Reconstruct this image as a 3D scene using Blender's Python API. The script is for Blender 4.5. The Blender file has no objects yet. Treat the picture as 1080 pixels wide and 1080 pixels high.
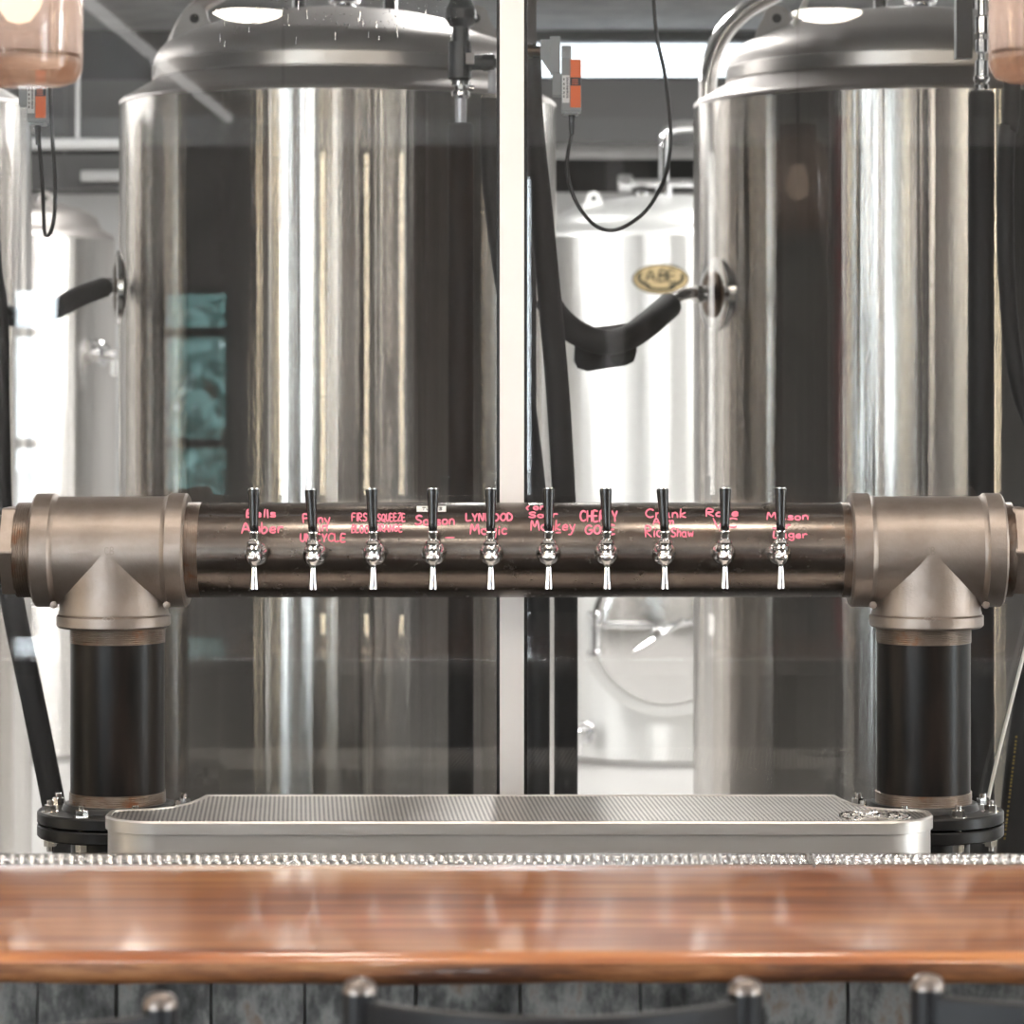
import bpy, math, random
from mathutils import Vector, Matrix
R = math.radians
rnd = random.Random(7)
C = bpy.context.scene.collection

# ---------------------------------------------------------------- camera numbers (used to size things seen in the picture)
F = 3230.0; VX, VY, EZ = 575.0, 400.0, 1.70
def W(px, py, Y):
    return Vector(((px - VX) * Y / F, Y, EZ - (py - VY) * Y / F))
def XX(px, Y): return (px - VX) * Y / F
def ZZ(py, Y): return EZ - (py - VY) * Y / F

# ---------------------------------------------------------------- materials
MATS = {}
def mat(name, col, rough=0.5, metal=0.0, **kw):
    if name in MATS: return MATS[name]
    m = bpy.data.materials.new(name); m.use_nodes = True
    nt = m.node_tree; b = nt.nodes['Principled BSDF']
    b.inputs['Base Color'].default_value = (*col, 1)
    b.inputs['Roughness'].default_value = rough
    b.inputs['Metallic'].default_value = metal
    for k, v in kw.items():
        b.inputs[k.replace('_', ' ')].default_value = v
    MATS[name] = m
    return m
def N(m, t, **kw):
    n = m.node_tree.nodes.new(t)
    for k, v in kw.items(): setattr(n, k, v)
    return n
def L(m, a, b): m.node_tree.links.new(a, b)
def bsdf(m): return m.node_tree.nodes['Principled BSDF']
def coords(m, scale=(1, 1, 1), out='Object'):
    tc = N(m, 'ShaderNodeTexCoord'); mp = N(m, 'ShaderNodeMapping')
    mp.inputs['Scale'].default_value = scale
    L(m, tc.outputs[out], mp.inputs['Vector'])
    return mp.outputs['Vector']
def noise(m, vec, scale, detail=4, rough=0.5):
    n = N(m, 'ShaderNodeTexNoise'); n.inputs['Scale'].default_value = scale
    n.inputs['Detail'].default_value = detail; n.inputs['Roughness'].default_value = rough
    L(m, vec, n.inputs['Vector']); return n.outputs['Fac']
def ramp(m, fac, stops):
    r = N(m, 'ShaderNodeValToRGB'); e = r.color_ramp.elements
    while len(e) < len(stops): e.new(0.5)
    for i, (p, c) in enumerate(stops):
        e[i].position = p; e[i].color = (*c, 1) if len(c) == 3 else c
    L(m, fac, r.inputs['Fac']); return r.outputs['Color']
def bump(m, h, strength, dist=0.01):
    b = N(m, 'ShaderNodeBump'); b.inputs['Strength'].default_value = strength
    b.inputs['Distance'].default_value = dist
    L(m, h, b.inputs['Height']); L(m, b.outputs['Normal'], bsdf(m).inputs['Normal'])
def maprange(m, v, a, b, c, d):
    n = N(m, 'ShaderNodeMapRange')
    for i, x in enumerate((a, b, c, d)): n.inputs[i + 1].default_value = x
    L(m, v, n.inputs[0]); return n.outputs[0]

def tank_steel(name, col=(0.74, 0.715, 0.69), rough=0.188, aniso=0.87, wav=0.2):
    # rolled sheet brushed around the shell: reflections are drawn out along the height
    m = bpy.data.materials.new(name); m.use_nodes = True; MATS[name] = m
    nt = m.node_tree; nt.nodes.remove(nt.nodes['Principled BSDF'])
    g = N(m, 'ShaderNodeBsdfAnisotropic'); g.distribution = 'BECKMANN'
    g.inputs['Roughness'].default_value = rough; g.inputs['Anisotropy'].default_value = aniso
    L(m, g.outputs[0], nt.nodes['Material Output'].inputs[0])
    t = N(m, 'ShaderNodeTangent'); t.direction_type = 'RADIAL'; t.axis = 'Z'
    L(m, t.outputs['Tangent'], g.inputs['Tangent'])
    v = coords(m, (1, 1, 0.012)); n1 = noise(m, v, 9, 2, 0.5)
    v2 = coords(m, (1, 1, 0.003)); n2 = noise(m, v2, 48, 3, 0.6)
    mx = N(m, 'ShaderNodeMath', operation='MULTIPLY_ADD'); mx.inputs[1].default_value = 0.16
    L(m, n2, mx.inputs[0]); L(m, n1, mx.inputs[2])
    bp = N(m, 'ShaderNodeBump'); bp.inputs['Strength'].default_value = wav; bp.inputs['Distance'].default_value = 0.02
    L(m, mx.outputs[0], bp.inputs['Height']); L(m, bp.outputs['Normal'], g.inputs['Normal'])
    n3 = noise(m, coords(m, (6, 6, 90)), 6, 4, 0.7)
    L(m, ramp(m, n3, [(0.3, tuple(c * 0.93 for c in col)), (0.7, tuple(min(1, c * 1.05) for c in col))]), g.inputs['Color'])
    return m
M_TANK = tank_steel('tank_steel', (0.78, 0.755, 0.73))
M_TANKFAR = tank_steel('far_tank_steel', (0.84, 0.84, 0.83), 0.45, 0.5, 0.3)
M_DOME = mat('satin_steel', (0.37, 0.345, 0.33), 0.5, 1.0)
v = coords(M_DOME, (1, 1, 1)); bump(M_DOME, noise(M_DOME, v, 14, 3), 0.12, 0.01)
M_STEEL = mat('polished_steel', (0.80, 0.79, 0.78), 0.16, 1.0)
M_CHROME = mat('chrome', (0.86, 0.86, 0.87), 0.05, 1.0)
M_BRUSH = mat('brushed_steel', (0.70, 0.665, 0.64), 0.24, 0.85)
v = coords(M_BRUSH, (1.2, 1.2, 90)); n_ = noise(M_BRUSH, v, 5, 3, 0.6)
L(M_BRUSH, maprange(M_BRUSH, n_, 0.3, 0.7, 0.36, 0.46), bsdf(M_BRUSH).inputs['Roughness'])

# cast fitting with galvanised, slightly grainy skin
M_CAST = mat('cast_iron', (0.36, 0.31, 0.285), 0.42, 0.85)
v = coords(M_CAST); n_ = noise(M_CAST, v, 160, 5, 0.7); nb = noise(M_CAST, v, 9, 4, 0.6)
L(M_CAST, ramp(M_CAST, nb, [(0.3, (0.25, 0.205, 0.18)), (0.55, (0.33, 0.28, 0.25)), (0.75, (0.38, 0.325, 0.295))]), bsdf(M_CAST).inputs['Base Color'])
bump(M_CAST, n_, 0.35, 0.0016)
M_THREAD = mat('cut_thread', (0.36, 0.29, 0.25), 0.38, 0.9)
v = coords(M_THREAD); nb = noise(M_THREAD, v, 25, 5, 0.6)
L(M_THREAD, ramp(M_THREAD, nb, [(0.35, (0.25, 0.21, 0.185)), (0.58, (0.20, 0.15, 0.12)), (0.72, (0.20, 0.085, 0.04))]), bsdf(M_THREAD).inputs['Base Color'])

# lacquered mill-scale pipe: dark, blotched with brown
M_DRUM = mat('mill_scale_pipe', (0.12, 0.10, 0.09), 0.22, 0.9, Coat_Weight=0.2, Coat_Roughness=0.15)
v = coords(M_DRUM, (1, 2, 2)); nb = noise(M_DRUM, v, 5, 5, 0.6); n2 = noise(M_DRUM, coords(M_DRUM, (1, 1, 1)), 60, 4, 0.7)
L(M_DRUM, ramp(M_DRUM, nb, [(0.3, (0.105, 0.09, 0.083)), (0.5, (0.15, 0.128, 0.115)), (0.64, (0.205, 0.175, 0.155)), (0.8, (0.25, 0.155, 0.105))]), bsdf(M_DRUM).inputs['Base Color'])
L(M_DRUM, maprange(M_DRUM, n2, 0.3, 0.7, 0.19, 0.29), bsdf(M_DRUM).inputs['Roughness'])
bump(M_DRUM, n2, 0.06, 0.002)
M_COLUMN = mat('black_lacquered_pipe', (0.012, 0.011, 0.011), 0.33, 0.0, Specular_IOR_Level=0.2)
v = coords(M_COLUMN, (6, 6, 1)); nb = noise(M_COLUMN, v, 6, 4)
L(M_COLUMN, ramp(M_COLUMN, nb, [(0.35, (0.005, 0.005, 0.005)), (0.7, (0.018, 0.013, 0.011))]), bsdf(M_COLUMN).inputs['Base Color'])
bump(M_COLUMN, noise(M_COLUMN, coords(M_COLUMN), 90, 4), 0.05, 0.001)
M_FLANGE = mat('black_flange', (0.016, 0.016, 0.017), 0.35, 0.2)
bump(M_FLANGE, noise(M_FLANGE, coords(M_FLANGE), 200, 3), 0.2, 0.0008)
M_BLACK = mat('black_plastic', (0.012, 0.012, 0.014), 0.22)
M_RUBBER = mat('black_foam', (0.042, 0.040, 0.041), 0.75)
bump(M_RUBBER, noise(M_RUBBER, coords(M_RUBBER), 120, 4), 0.25, 0.002)
M_CABLE = mat('black_cable', (0.03, 0.03, 0.032), 0.4)
M_DARKBRASS = mat('dark_bronze', (0.16, 0.12, 0.095), 0.3, 1.0)
M_PINK = mat('pink_marker', (0.90, 0.23, 0.33), 0.9, Specular_IOR_Level=0.05)
M_STICKER = mat('white_sticker', (0.85, 0.84, 0.84), 0.5)
M_INK = mat('dark_ink', (0.03, 0.03, 0.035), 0.6)
M_GREYP = mat('grey_plastic', (0.30, 0.31, 0.32), 0.42)
M_ORANGE = mat('orange_plastic', (0.90, 0.17, 0.035), 0.4)
M_WHITE = mat('white_powder_coat', (0.84, 0.80, 0.785), 0.4)
M_WCABLE = mat('white_cable', (0.75, 0.74, 0.70), 0.4)
M_CLEAR = mat('clear_tube', (0.62, 0.62, 0.66), 0.15, 0.3)
M_BADGE = mat('badge_tan', (0.40, 0.30, 0.155), 0.6)
M_BADGED = mat('badge_dark', (0.015, 0.018, 0.008), 0.8)
M_YEL = mat('yellow_print', (0.35, 0.25, 0.06), 0.6)
M_STOOL = mat('stool_black', (0.008, 0.008, 0.010), 0.42, 0.0, Specular_IOR_Level=0.35)
M_CAP = mat('stool_cap', (0.20, 0.17, 0.155), 0.28, 1.0)
M_DARKIN = mat('dark_void', (0.006, 0.006, 0.006), 0.6)

# perforated grille: round holes in sheet
M_GRILL = mat('perforated_steel', (0.64, 0.60, 0.57), 0.28, 1.0)
tc = N(M_GRILL, 'ShaderNodeTexCoord'); sp = N(M_GRILL, 'ShaderNodeSeparateXYZ'); L(M_GRILL, tc.outputs['Object'], sp.inputs[0])
def mth(m, op, a, b=None):
    n = N(m, 'ShaderNodeMath', operation=op)
    for i, x in enumerate((a, b)):
        if x is None: continue
        if isinstance(x, (int, float)): n.inputs[i].default_value = x
        else: L(m, x, n.inputs[i])
    return n.outputs[0]
PIT = 0.0078
row = mth(M_GRILL, 'DIVIDE', sp.outputs['Y'], PIT * 0.87)
rf = mth(M_GRILL, 'FLOOR', row)
odd = mth(M_GRILL, 'MULTIPLY', rf, 0.07)
cx = mth(M_GRILL, 'SUBTRACT', mth(M_GRILL, 'FRACT', mth(M_GRILL, 'ADD', mth(M_GRILL, 'DIVIDE', sp.outputs['X'], PIT), odd)), 0.5)
cy = mth(M_GRILL, 'SUBTRACT', mth(M_GRILL, 'FRACT', row), 0.5)
d2 = mth(M_GRILL, 'SQRT', mth(M_GRILL, 'ADD', mth(M_GRILL, 'MULTIPLY', cx, cx), mth(M_GRILL, 'MULTIPLY', cy, cy)))
hole = mth(M_GRILL, 'LESS_THAN', d2, 0.3)
L(M_GRILL, ramp(M_GRILL, hole, [(0.0, (0.72, 0.68, 0.65)), (1.0, (0.05, 0.045, 0.04))]), bsdf(M_GRILL).inputs['Base Color'])
L(M_GRILL, maprange(M_GRILL, noise(M_GRILL, coords(M_GRILL), 12, 3), 0.3, 0.7, 0.36, 0.46), bsdf(M_GRILL).inputs['Roughness'])

# varnished bar top, grain along X
M_BAR = mat('varnished_wood', (0.5, 0.2, 0.08), 0.28, 0.0, Coat_Weight=1.0, Coat_Roughness=0.10, Coat_IOR=1.6)
v = coords(M_BAR, (0.35, 5, 5)); n1 = noise(M_BAR, v, 5, 6, 0.62)
v2 = coords(M_BAR, (0.25, 1.0, 1.0)); n2 = noise(M_BAR, v2, 7, 3, 0.5)
a_ = mth(M_BAR, 'ADD', mth(M_BAR, 'MULTIPLY', n1, 0.6), mth(M_BAR, 'MULTIPLY', n2, 0.4))
L(M_BAR, ramp(M_BAR, a_, [(0.36, (0.17, 0.045, 0.018)), (0.46, (0.36, 0.115, 0.04)), (0.55, (0.50, 0.19, 0.065)), (0.66, (0.66, 0.32, 0.12))]), bsdf(M_BAR).inputs['Base Color'])
bump(M_BAR, n1, 0.07, 0.002)
M_EDGE = mat('live_edge_wood', (0.25, 0.10, 0.035), 0.5, 0.0, Coat_Weight=0.3)
v = coords(M_EDGE, (0.8, 6, 6)); n1 = noise(M_EDGE, v, 4, 6, 0.65)
L(M_EDGE, ramp(M_EDGE, n1, [(0.38, (0.05, 0.015, 0.005)), (0.5, (0.19, 0.07, 0.023)), (0.64, (0.36, 0.165, 0.065))]), bsdf(M_EDGE).inputs['Base Color'])

M_PLANK = mat('weathered_plank', (0.25, 0.24, 0.23), 0.8)
tc = coords(M_PLANK, (1, 1, 0.45)); n1 = noise(M_PLANK, tc, 16, 6, 0.72)
L(M_PLANK, ramp(M_PLANK, n1, [(0.34, (0.015, 0.014, 0.014)), (0.46, (0.09, 0.088, 0.086)), (0.56, (0.24, 0.232, 0.222)), (0.66, (0.17, 0.10, 0.065))]), bsdf(M_PLANK).inputs['Base Color'])

M_COUNTER = mat('back_counter_black', (0.03, 0.03, 0.03), 0.4)
M_WALLB = mat('white_paint', (0.86, 0.86, 0.86), 0.55)
M_WALLT = mat('charcoal_paint', (0.03, 0.027, 0.026), 0.6)
bump(M_WALLT, noise(M_WALLT, coords(M_WALLT), 60, 3), 0.1, 0.002)
M_REAR = mat('taupe_paint', (0.20, 0.175, 0.16), 0.6)
M_WALLW = mat('dark_wood_panel', (0.12, 0.06, 0.03), 0.5)
M_UPPER = mat('upper_wall_grey', (0.03, 0.03, 0.03), 0.7)
M_CEILB = mat('brewery_ceiling', (0.16, 0.16, 0.16), 0.8)
L(M_CEILB, ramp(M_CEILB, noise(M_CEILB, coords(M_CEILB), 5, 6, 0.7), [(0.3, (0.24, 0.24, 0.24)), (0.7, (0.40, 0.40, 0.395))]), bsdf(M_CEILB).inputs['Base Color'])
M_CEILT = mat('taproom_ceiling', (0.74, 0.69, 0.66), 0.8)
M_FLOORT = mat('taproom_floor', (0.22, 0.20, 0.185), 0.5)
L(M_FLOORT, ramp(M_FLOORT, noise(M_FLOORT, coords(M_FLOORT), 2, 5), [(0.3, (0.05, 0.045, 0.04)), (0.7, (0.085, 0.078, 0.07))]), bsdf(M_FLOORT).inputs['Base Color'])
M_FLOORB = mat('brewery_floor', (0.36, 0.35, 0.34), 0.5)
M_FRAME = mat('black_window_frame', (0.02, 0.02, 0.02), 0.4)
M_BEAM = mat('dark_beam', (0.10, 0.10, 0.10), 0.7)
M_BEAM.node_tree  # painted steel
M_DUCT = mat('duct_white', (0.60, 0.60, 0.60), 0.5)
M_RED = mat('red_pipe', (0.45, 0.03, 0.02), 0.4)
M_GROUND = mat('concrete', (0.5, 0.49, 0.47), 0.9)
M_LEAF = mat('leaves', (0.17, 0.31, 0.29), 0.6)
M_BARK = mat('bark', (0.09, 0.06, 0.04), 0.9)

def emis(name, col, s):
    m = bpy.data.materials.new(name); m.use_nodes = True; nt = m.node_tree
    nt.nodes.remove(nt.nodes['Principled BSDF'])
    e = nt.nodes.new('ShaderNodeEmission'); e.inputs[0].default_value = (*col, 1); e.inputs[1].default_value = s
    nt.links.new(e.outputs[0], nt.nodes['Material Output'].inputs[0]); return m
M_DISC = emis('led_disc', (1.0, 0.90, 0.77), 60.0)
M_DISC2 = emis('led_disc_dim', (1.0, 0.90, 0.77), 36.0)
M_BULB = emis('warm_bulb', (1.0, 0.80, 0.60), 1.7)
M_TUBE = emis('led_tube', (1.0, 0.985, 0.96), 55.0)

def glass_mat(name, tint=(1, 1, 1), ior=1.5, rough=0.0, gain=1.6):
    m = bpy.data.materials.new(name); m.use_nodes = True; nt = m.node_tree
    nt.nodes.remove(nt.nodes['Principled BSDF'])
    fr = nt.nodes.new('ShaderNodeFresnel'); fr.inputs[0].default_value = ior
    mu = nt.nodes.new('ShaderNodeMath'); mu.operation = 'MULTIPLY'; mu.inputs[1].default_value = gain; mu.use_clamp = True
    tr = nt.nodes.new('ShaderNodeBsdfTransparent'); tr.inputs[0].default_value = (*tint, 1)
    gl = nt.nodes.new('ShaderNodeBsdfGlossy'); gl.inputs['Roughness'].default_value = rough
    mx = nt.nodes.new('ShaderNodeMixShader')
    nt.links.new(fr.outputs[0], mu.inputs[0]); nt.links.new(mu.outputs[0], mx.inputs[0])
    nt.links.new(tr.outputs[0], mx.inputs[1]); nt.links.new(gl.outputs[0], mx.inputs[2])
    nt.links.new(mx.outputs[0], nt.nodes['Material Output'].inputs[0]); return m
M_GLASS = glass_mat('partition_glass', (0.97, 0.98, 0.975), 1.5, 0.0, 1.9)
M_PANE = glass_mat('window_glass', (0.95, 0.97, 0.97), 1.5, 0.0, 1.5)
M_PANEF = glass_mat('tinted_window_glass', (0.16, 0.163, 0.166), 1.5, 0.0, 1.0)
M_JAR = glass_mat('shade_glass', (0.985, 0.95, 0.935), 1.45, 0.03, 0.9)
_nt = M_JAR.node_tree; _mx = [n for n in _nt.nodes if n.type == 'MIX_SHADER'][0]
_tl = _nt.nodes.new('ShaderNodeBsdfTranslucent'); _tl.inputs[0].default_value = (1.0, .86, .80, 1)
_m2 = _nt.nodes.new('ShaderNodeMixShader'); _m2.inputs[0].default_value = .22
_nt.links.new(_mx.outputs[0], _m2.inputs[1]); _nt.links.new(_tl.outputs[0], _m2.inputs[2])
_nt.links.new(_m2.outputs[0], _nt.nodes['Material Output'].inputs[0])

M_JARB = glass_mat('amber_base_glass', (0.97, 0.87, 0.79), 1.45, 0.05, 0.8)
_nt = M_JARB.node_tree; _mx = [n for n in _nt.nodes if n.type == 'MIX_SHADER'][0]
_tl = _nt.nodes.new('ShaderNodeBsdfTranslucent'); _tl.inputs[0].default_value = (1.0, .74, .58, 1)
_m2 = _nt.nodes.new('ShaderNodeMixShader'); _m2.inputs[0].default_value = .13
_nt.links.new(_mx.outputs[0], _m2.inputs[1]); _nt.links.new(_tl.outputs[0], _m2.inputs[2])
_nt.links.new(_m2.outputs[0], _nt.nodes['Material Output'].inputs[0])
# ---------------------------------------------------------------- mesh builder
class MB:
    def __init__(s): s.v = []; s.f = []; s.sm = []
    def add(s, vs, fs, smooth=False):
        o = len(s.v); s.v += [Vector(x) for x in vs]
        for f in fs: s.f.append([i + o for i in f]); s.sm.append(smooth)
    def box(s, lo, hi, rot=None, piv=None):
        x0, y0, z0 = lo; x1, y1, z1 = hi
        vs = [Vector(p) for p in ((x0,y0,z0),(x1,y0,z0),(x1,y1,z0),(x0,y1,z0),(x0,y0,z1),(x1,y0,z1),(x1,y1,z1),(x0,y1,z1))]
        if rot is not None:
            pv = Vector(piv) if piv is not None else sum(vs, Vector()) / 8
            vs = [pv + rot @ (q - pv) for q in vs]
        s.add(vs, [(0,3,2,1),(4,5,6,7),(0,1,5,4),(1,2,6,5),(2,3,7,6),(3,0,4,7)])
    def lathe(s, prof, o=(0,0,0), axis='Z', seg=48, smooth=True, rot=None, sharp=True):
        """prof: list of (radius, height along axis). doubled points at sharp corners keep the shading crisp."""
        o = Vector(o)
        if rot is None:
            rot = {'Z': Matrix.Identity(3), 'X': Matrix.Rotation(R(90), 3, 'Y'), 'Y': Matrix.Rotation(R(-90), 3, 'X')}[axis]
        segs = [[prof[0]]]
        for i in range(1, len(prof)):
            segs[-1].append(prof[i])
            if sharp and i < len(prof) - 1:
                a = Vector((prof[i][0]-prof[i-1][0], prof[i][1]-prof[i-1][1])); b = Vector((prof[i+1][0]-prof[i][0], prof[i+1][1]-prof[i][1]))
                if a.length > 1e-9 and b.length > 1e-9 and a.angle(b) > R(32): segs.append([prof[i]])
        for sg in segs:
            if len(sg) < 2: continue
            vs = []; fs = []
            for (r, h) in sg:
                for k in range(seg):
                    t = 2 * math.pi * k / seg
                    vs.append(o + rot @ Vector((r * math.cos(t), r * math.sin(t), h)))
            for j in range(len(sg) - 1):
                for k in range(seg):
                    k2 = (k + 1) % seg
                    fs.append((j*seg+k, j*seg+k2, (j+1)*seg+k2, (j+1)*seg+k))
            s.add(vs, fs, smooth)
    def cyl(s, r, h0, h1, o=(0,0,0), axis='Z', seg=40, bev=0.0, rot=None, smooth=True):
        if bev: p = [(0,h0),(r-bev,h0),(r,h0+bev),(r,h1-bev),(r-bev,h1),(0,h1)]
        else: p = [(0,h0),(r,h0),(r,h1),(0,h1)]
        s.lathe(p, o, axis, seg, smooth, rot)
    def tube(s, pts, r, seg=14, cap=True, smoothpts=6):
        pts = [Vector(p) for p in pts]
        rr = r if isinstance(r, (list, tuple)) else [r] * len(pts)
        if smoothpts and len(pts) > 2:
            P = [2*pts[0]-pts[1]] + pts + [2*pts[-1]-pts[-2]]; RR = [rr[0]] + list(rr) + [rr[-1]]; q = []; qr = []
            for i in range(1, len(P) - 2):
                for k in range(smoothpts):
                    t = k / smoothpts
                    a, b, c, d = P[i-1], P[i], P[i+1], P[i+2]
                    q.append(0.5*((2*b)+(c-a)*t+(2*a-5*b+4*c-d)*t*t+(3*b-a-3*c+d)*t**3)); qr.append(RR[i]*(1-t)+RR[i+1]*t)
            q.append(pts[-1]); qr.append(rr[-1]); pts, rr = q, qr
        vs = []; fs = []; up = None
        for i, p in enumerate(pts):
            t = (pts[min(i+1, len(pts)-1)] - pts[max(i-1, 0)]).normalized()
            if up is None: up = t.orthogonal().normalized()
            up = (up - t * up.dot(t)).normalized(); sd = t.cross(up)
            for k in range(seg):
                a = 2*math.pi*k/seg; vs.append(p + (up*math.cos(a) + sd*math.sin(a)) * rr[i])
        for i in range(len(pts) - 1):
            for k in range(seg):
                k2 = (k+1) % seg; fs.append((i*seg+k, i*seg+k2, (i+1)*seg+k2, (i+1)*seg+k))
        s.add(vs, fs, True)
        if cap:
            n = len(pts)
            s.add(vs[:seg], [tuple(range(seg))[::-1]]); s.add(vs[(n-1)*seg:], [tuple(range(seg))])
    def prism(s, poly, z0, z1, smooth_side=False):
        n = len(poly)
        vs = [Vector((x, y, z0)) for x, y in poly] + [Vector((x, y, z1)) for x, y in poly]
        s.add(vs, [(i, (i+1) % n, n+(i+1) % n, n+i) for i in range(n)], smooth_side)
        s.add(vs, [tuple(range(n))[::-1], tuple(range(n, 2*n))])
    def plate(s, poly, u, v, n, o, th):
        """polygon in the plane (u,v) at o, extruded along n by th"""
        u, v, n, o = Vector(u), Vector(v), Vector(n), Vector(o); k = len(poly)
        a = [o + u*x + v*y for x, y in poly]; vs = a + [q + n*th for q in a]
        s.add(vs, [(i, (i+1) % k, k+(i+1) % k, k+i) for i in range(k)]); s.add(vs, [tuple(range(k))[::-1], tuple(range(k, 2*k))])
    def build(s, name, m, parent=None, origin=None, bevel=0):
        me = bpy.data.meshes.new(name)
        o = Vector(origin) if origin is not None else Vector((0,0,0))
        me.from_pydata([tuple(q - o) for q in s.v], [], s.f); me.validate()
        if len(me.polygons) == len(s.sm): me.polygons.foreach_set('use_smooth', s.sm)
        me.materials.append(m); me.update()
        ob = bpy.data.objects.new(name, me); C.objects.link(ob)
        if parent is not None:
            ob.parent = parent; ob.location = o  # parents sit unrotated; local offset is set below
            pw = Vector((0,0,0)); p = parent
            while p is not None: pw += p.location; p = p.parent
            ob.location = o - pw
        else: ob.location = o
        if bevel:
            b = ob.modifiers.new('bevel', 'BEVEL'); b.width = bevel; b.segments = 2; b.limit_method = 'ANGLE'
        return ob

def tag(o, label=None, cat=None, group=None, kind=None):
    if label: o['label'] = label
    if cat: o['category'] = cat
    if group: o['group'] = group
    if kind: o['kind'] = kind
    return o
def empty(name, loc, label=None, cat=None, group=None, parent=None):
    o = bpy.data.objects.new(name, None); C.objects.link(o); o.empty_display_size = 0.05
    o.location = loc
    if parent is not None:
        o.parent = parent; pw = Vector((0,0,0)); p = parent
        while p is not None: pw += p.location; p = p.parent
        o.location = Vector(loc) - pw
    return tag(o, label, cat, group)
def copy_tree(o, parent=None):
    c = o.copy(); C.objects.link(c)
    if parent is not None: c.parent = parent
    for ch in [x for x in bpy.data.objects if x.parent == o and x is not c]: copy_tree(ch, c)
    return c

# ---------------------------------------------------------------- marker-pen glyphs (strokes in a unit box, y up)
def arc(cx, cy, rx, ry, a0, a1, n=8):
    return [(cx + rx*math.cos(R(a0+(a1-a0)*i/n)), cy + ry*math.sin(R(a0+(a1-a0)*i/n))) for i in range(n+1)]
G = {
 'A': [[(0,0),(.35,1),(.75,0)],[(.15,.38),(.62,.38)]],
 'B': [[(0,0),(.02,1),(.45,.95),(.5,.7),(.05,.53),(.55,.45),(.58,.12),(0,0)]],
 'C': [arc(.42,.5,.4,.5,50,310)], 'D': [[(0,0),(0,1),(.45,.85),(.6,.5),(.45,.12),(0,0)]],
 'E': [[(.5,1),(0,1),(0,0),(.55,0)],[(0,.52),(.45,.52)]], 'F': [[(.55,1),(0,.95),(.02,0)],[(0,.52),(.42,.55)]],
 'G': [arc(.42,.5,.4,.5,50,330)+[(.78,.42),(.45,.42)]], 'H': [[(0,0),(0,1)],[(.55,0),(.55,1)],[(0,.5),(.55,.5)]],
 'I': [[(.1,0),(.1,1)]], 'J': [[(.5,1),(.5,.2),(.3,0),(0,.15)]], 'K': [[(0,0),(0,1)],[(.55,1),(.03,.45),(.6,0)]],
 'L': [[(0,1),(0,.05),(.55,.05)]], 'M': [[(0,0),(.12,1),(.4,.35),(.68,1),(.85,0)]], 'N': [[(0,0),(0,1),(.55,0),(.55,1)]],
 'O': [arc(.35,.5,.35,.48,90,450,12)], 'P': [[(0,0),(0,1),(.5,.92),(.5,.58),(0,.48)]],
 'Q': [arc(.35,.5,.35,.48,90,450,12),[(.4,.3),(.72,-.1)]], 'R': [[(0,0),(.02,1),(.5,.92),(.5,.6),(.05,.5),(.6,0)]],
 'S': [[(.58,.9),(.3,1),(.05,.8),(.2,.55),(.5,.42),(.55,.15),(.28,0),(0,.1)]], 'T': [[(0,1),(.65,1)],[(.32,1),(.32,0)]],
 'U': [[(0,1),(0,.3),(.25,0),(.5,.25),(.52,1)]], 'V': [[(0,1),(.35,0),(.65,1)]], 'W': [[(0,1),(.2,0),(.42,.65),(.65,0),(.85,1)]],
 'Y': [[(0,1),(.3,.5),(.6,1)],[(.3,.5),(.3,0)]], 'Z': [[(0,1),(.55,1),(0,0),(.6,0)]],
 'a': [arc(.25,.28,.25,.28,60,400,10)+[(.5,.55),(.5,.05),(.6,0)]], 'b': [[(0,1),(.02,0),(.35,.02),(.48,.3),(.3,.55),(.02,.4)]],
 'c': [arc(.27,.28,.26,.28,50,310)], 'e': [[(.03,.28),(.48,.32),(.35,.56),(.08,.45),(.05,.12),(.3,0),(.52,.1)]],
 'g': [arc(.25,.28,.25,.28,60,400,10)+[(.5,.5),(.5,-.3),(.25,-.45),(.02,-.3)]], 'h': [[(0,1),(0,0)],[(0,.4),(.25,.58),(.42,.4),(.42,0)]],
 'i': [[(.1,.5),(.1,0)],[(.1,.75),(.12,.8)]], 'k': [[(0,1),(0,0)],[(.42,.6),(.02,.28),(.48,0)]], 'l': [[(.1,1),(.1,0)]],
 'm': [[(0,.55),(0,0)],[(0,.4),(.2,.58),(.3,.4),(.3,0)],[(.3,.4),(.5,.58),(.62,.4),(.62,0)]],
 'n': [[(0,.55),(0,0)],[(0,.4),(.22,.58),(.42,.4),(.45,0)]], 'o': [arc(.25,.28,.25,.28,90,450,10)],
 'r': [[(0,.55),(.02,0)],[(.02,.35),(.2,.55),(.42,.5)]], 's': [[(.42,.52),(.1,.55),(.08,.35),(.4,.25),(.38,.02),(0,.03)]],
 'u': [[(0,.55),(0,.15),(.2,0),(.42,.15)],[(.42,.55),(.42,0)]], 'w': [[(0,.55),(.15,0),(.32,.4),(.5,0),(.65,.55)]],
 'y': [[(0,.55),(.22,.05)],[(.5,.6),(.2,-.35),(-.1,-.45)]], '-': [[(0,.4),(.5,.42)]], '(': [[(.2,1),(0,.5),(.2,0)]], ' ': [], '<': [[(.5,1),(0,.5),(.5,0)]], '>': [[(0,1),(.5,.5),(0,0)]],
}
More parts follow.
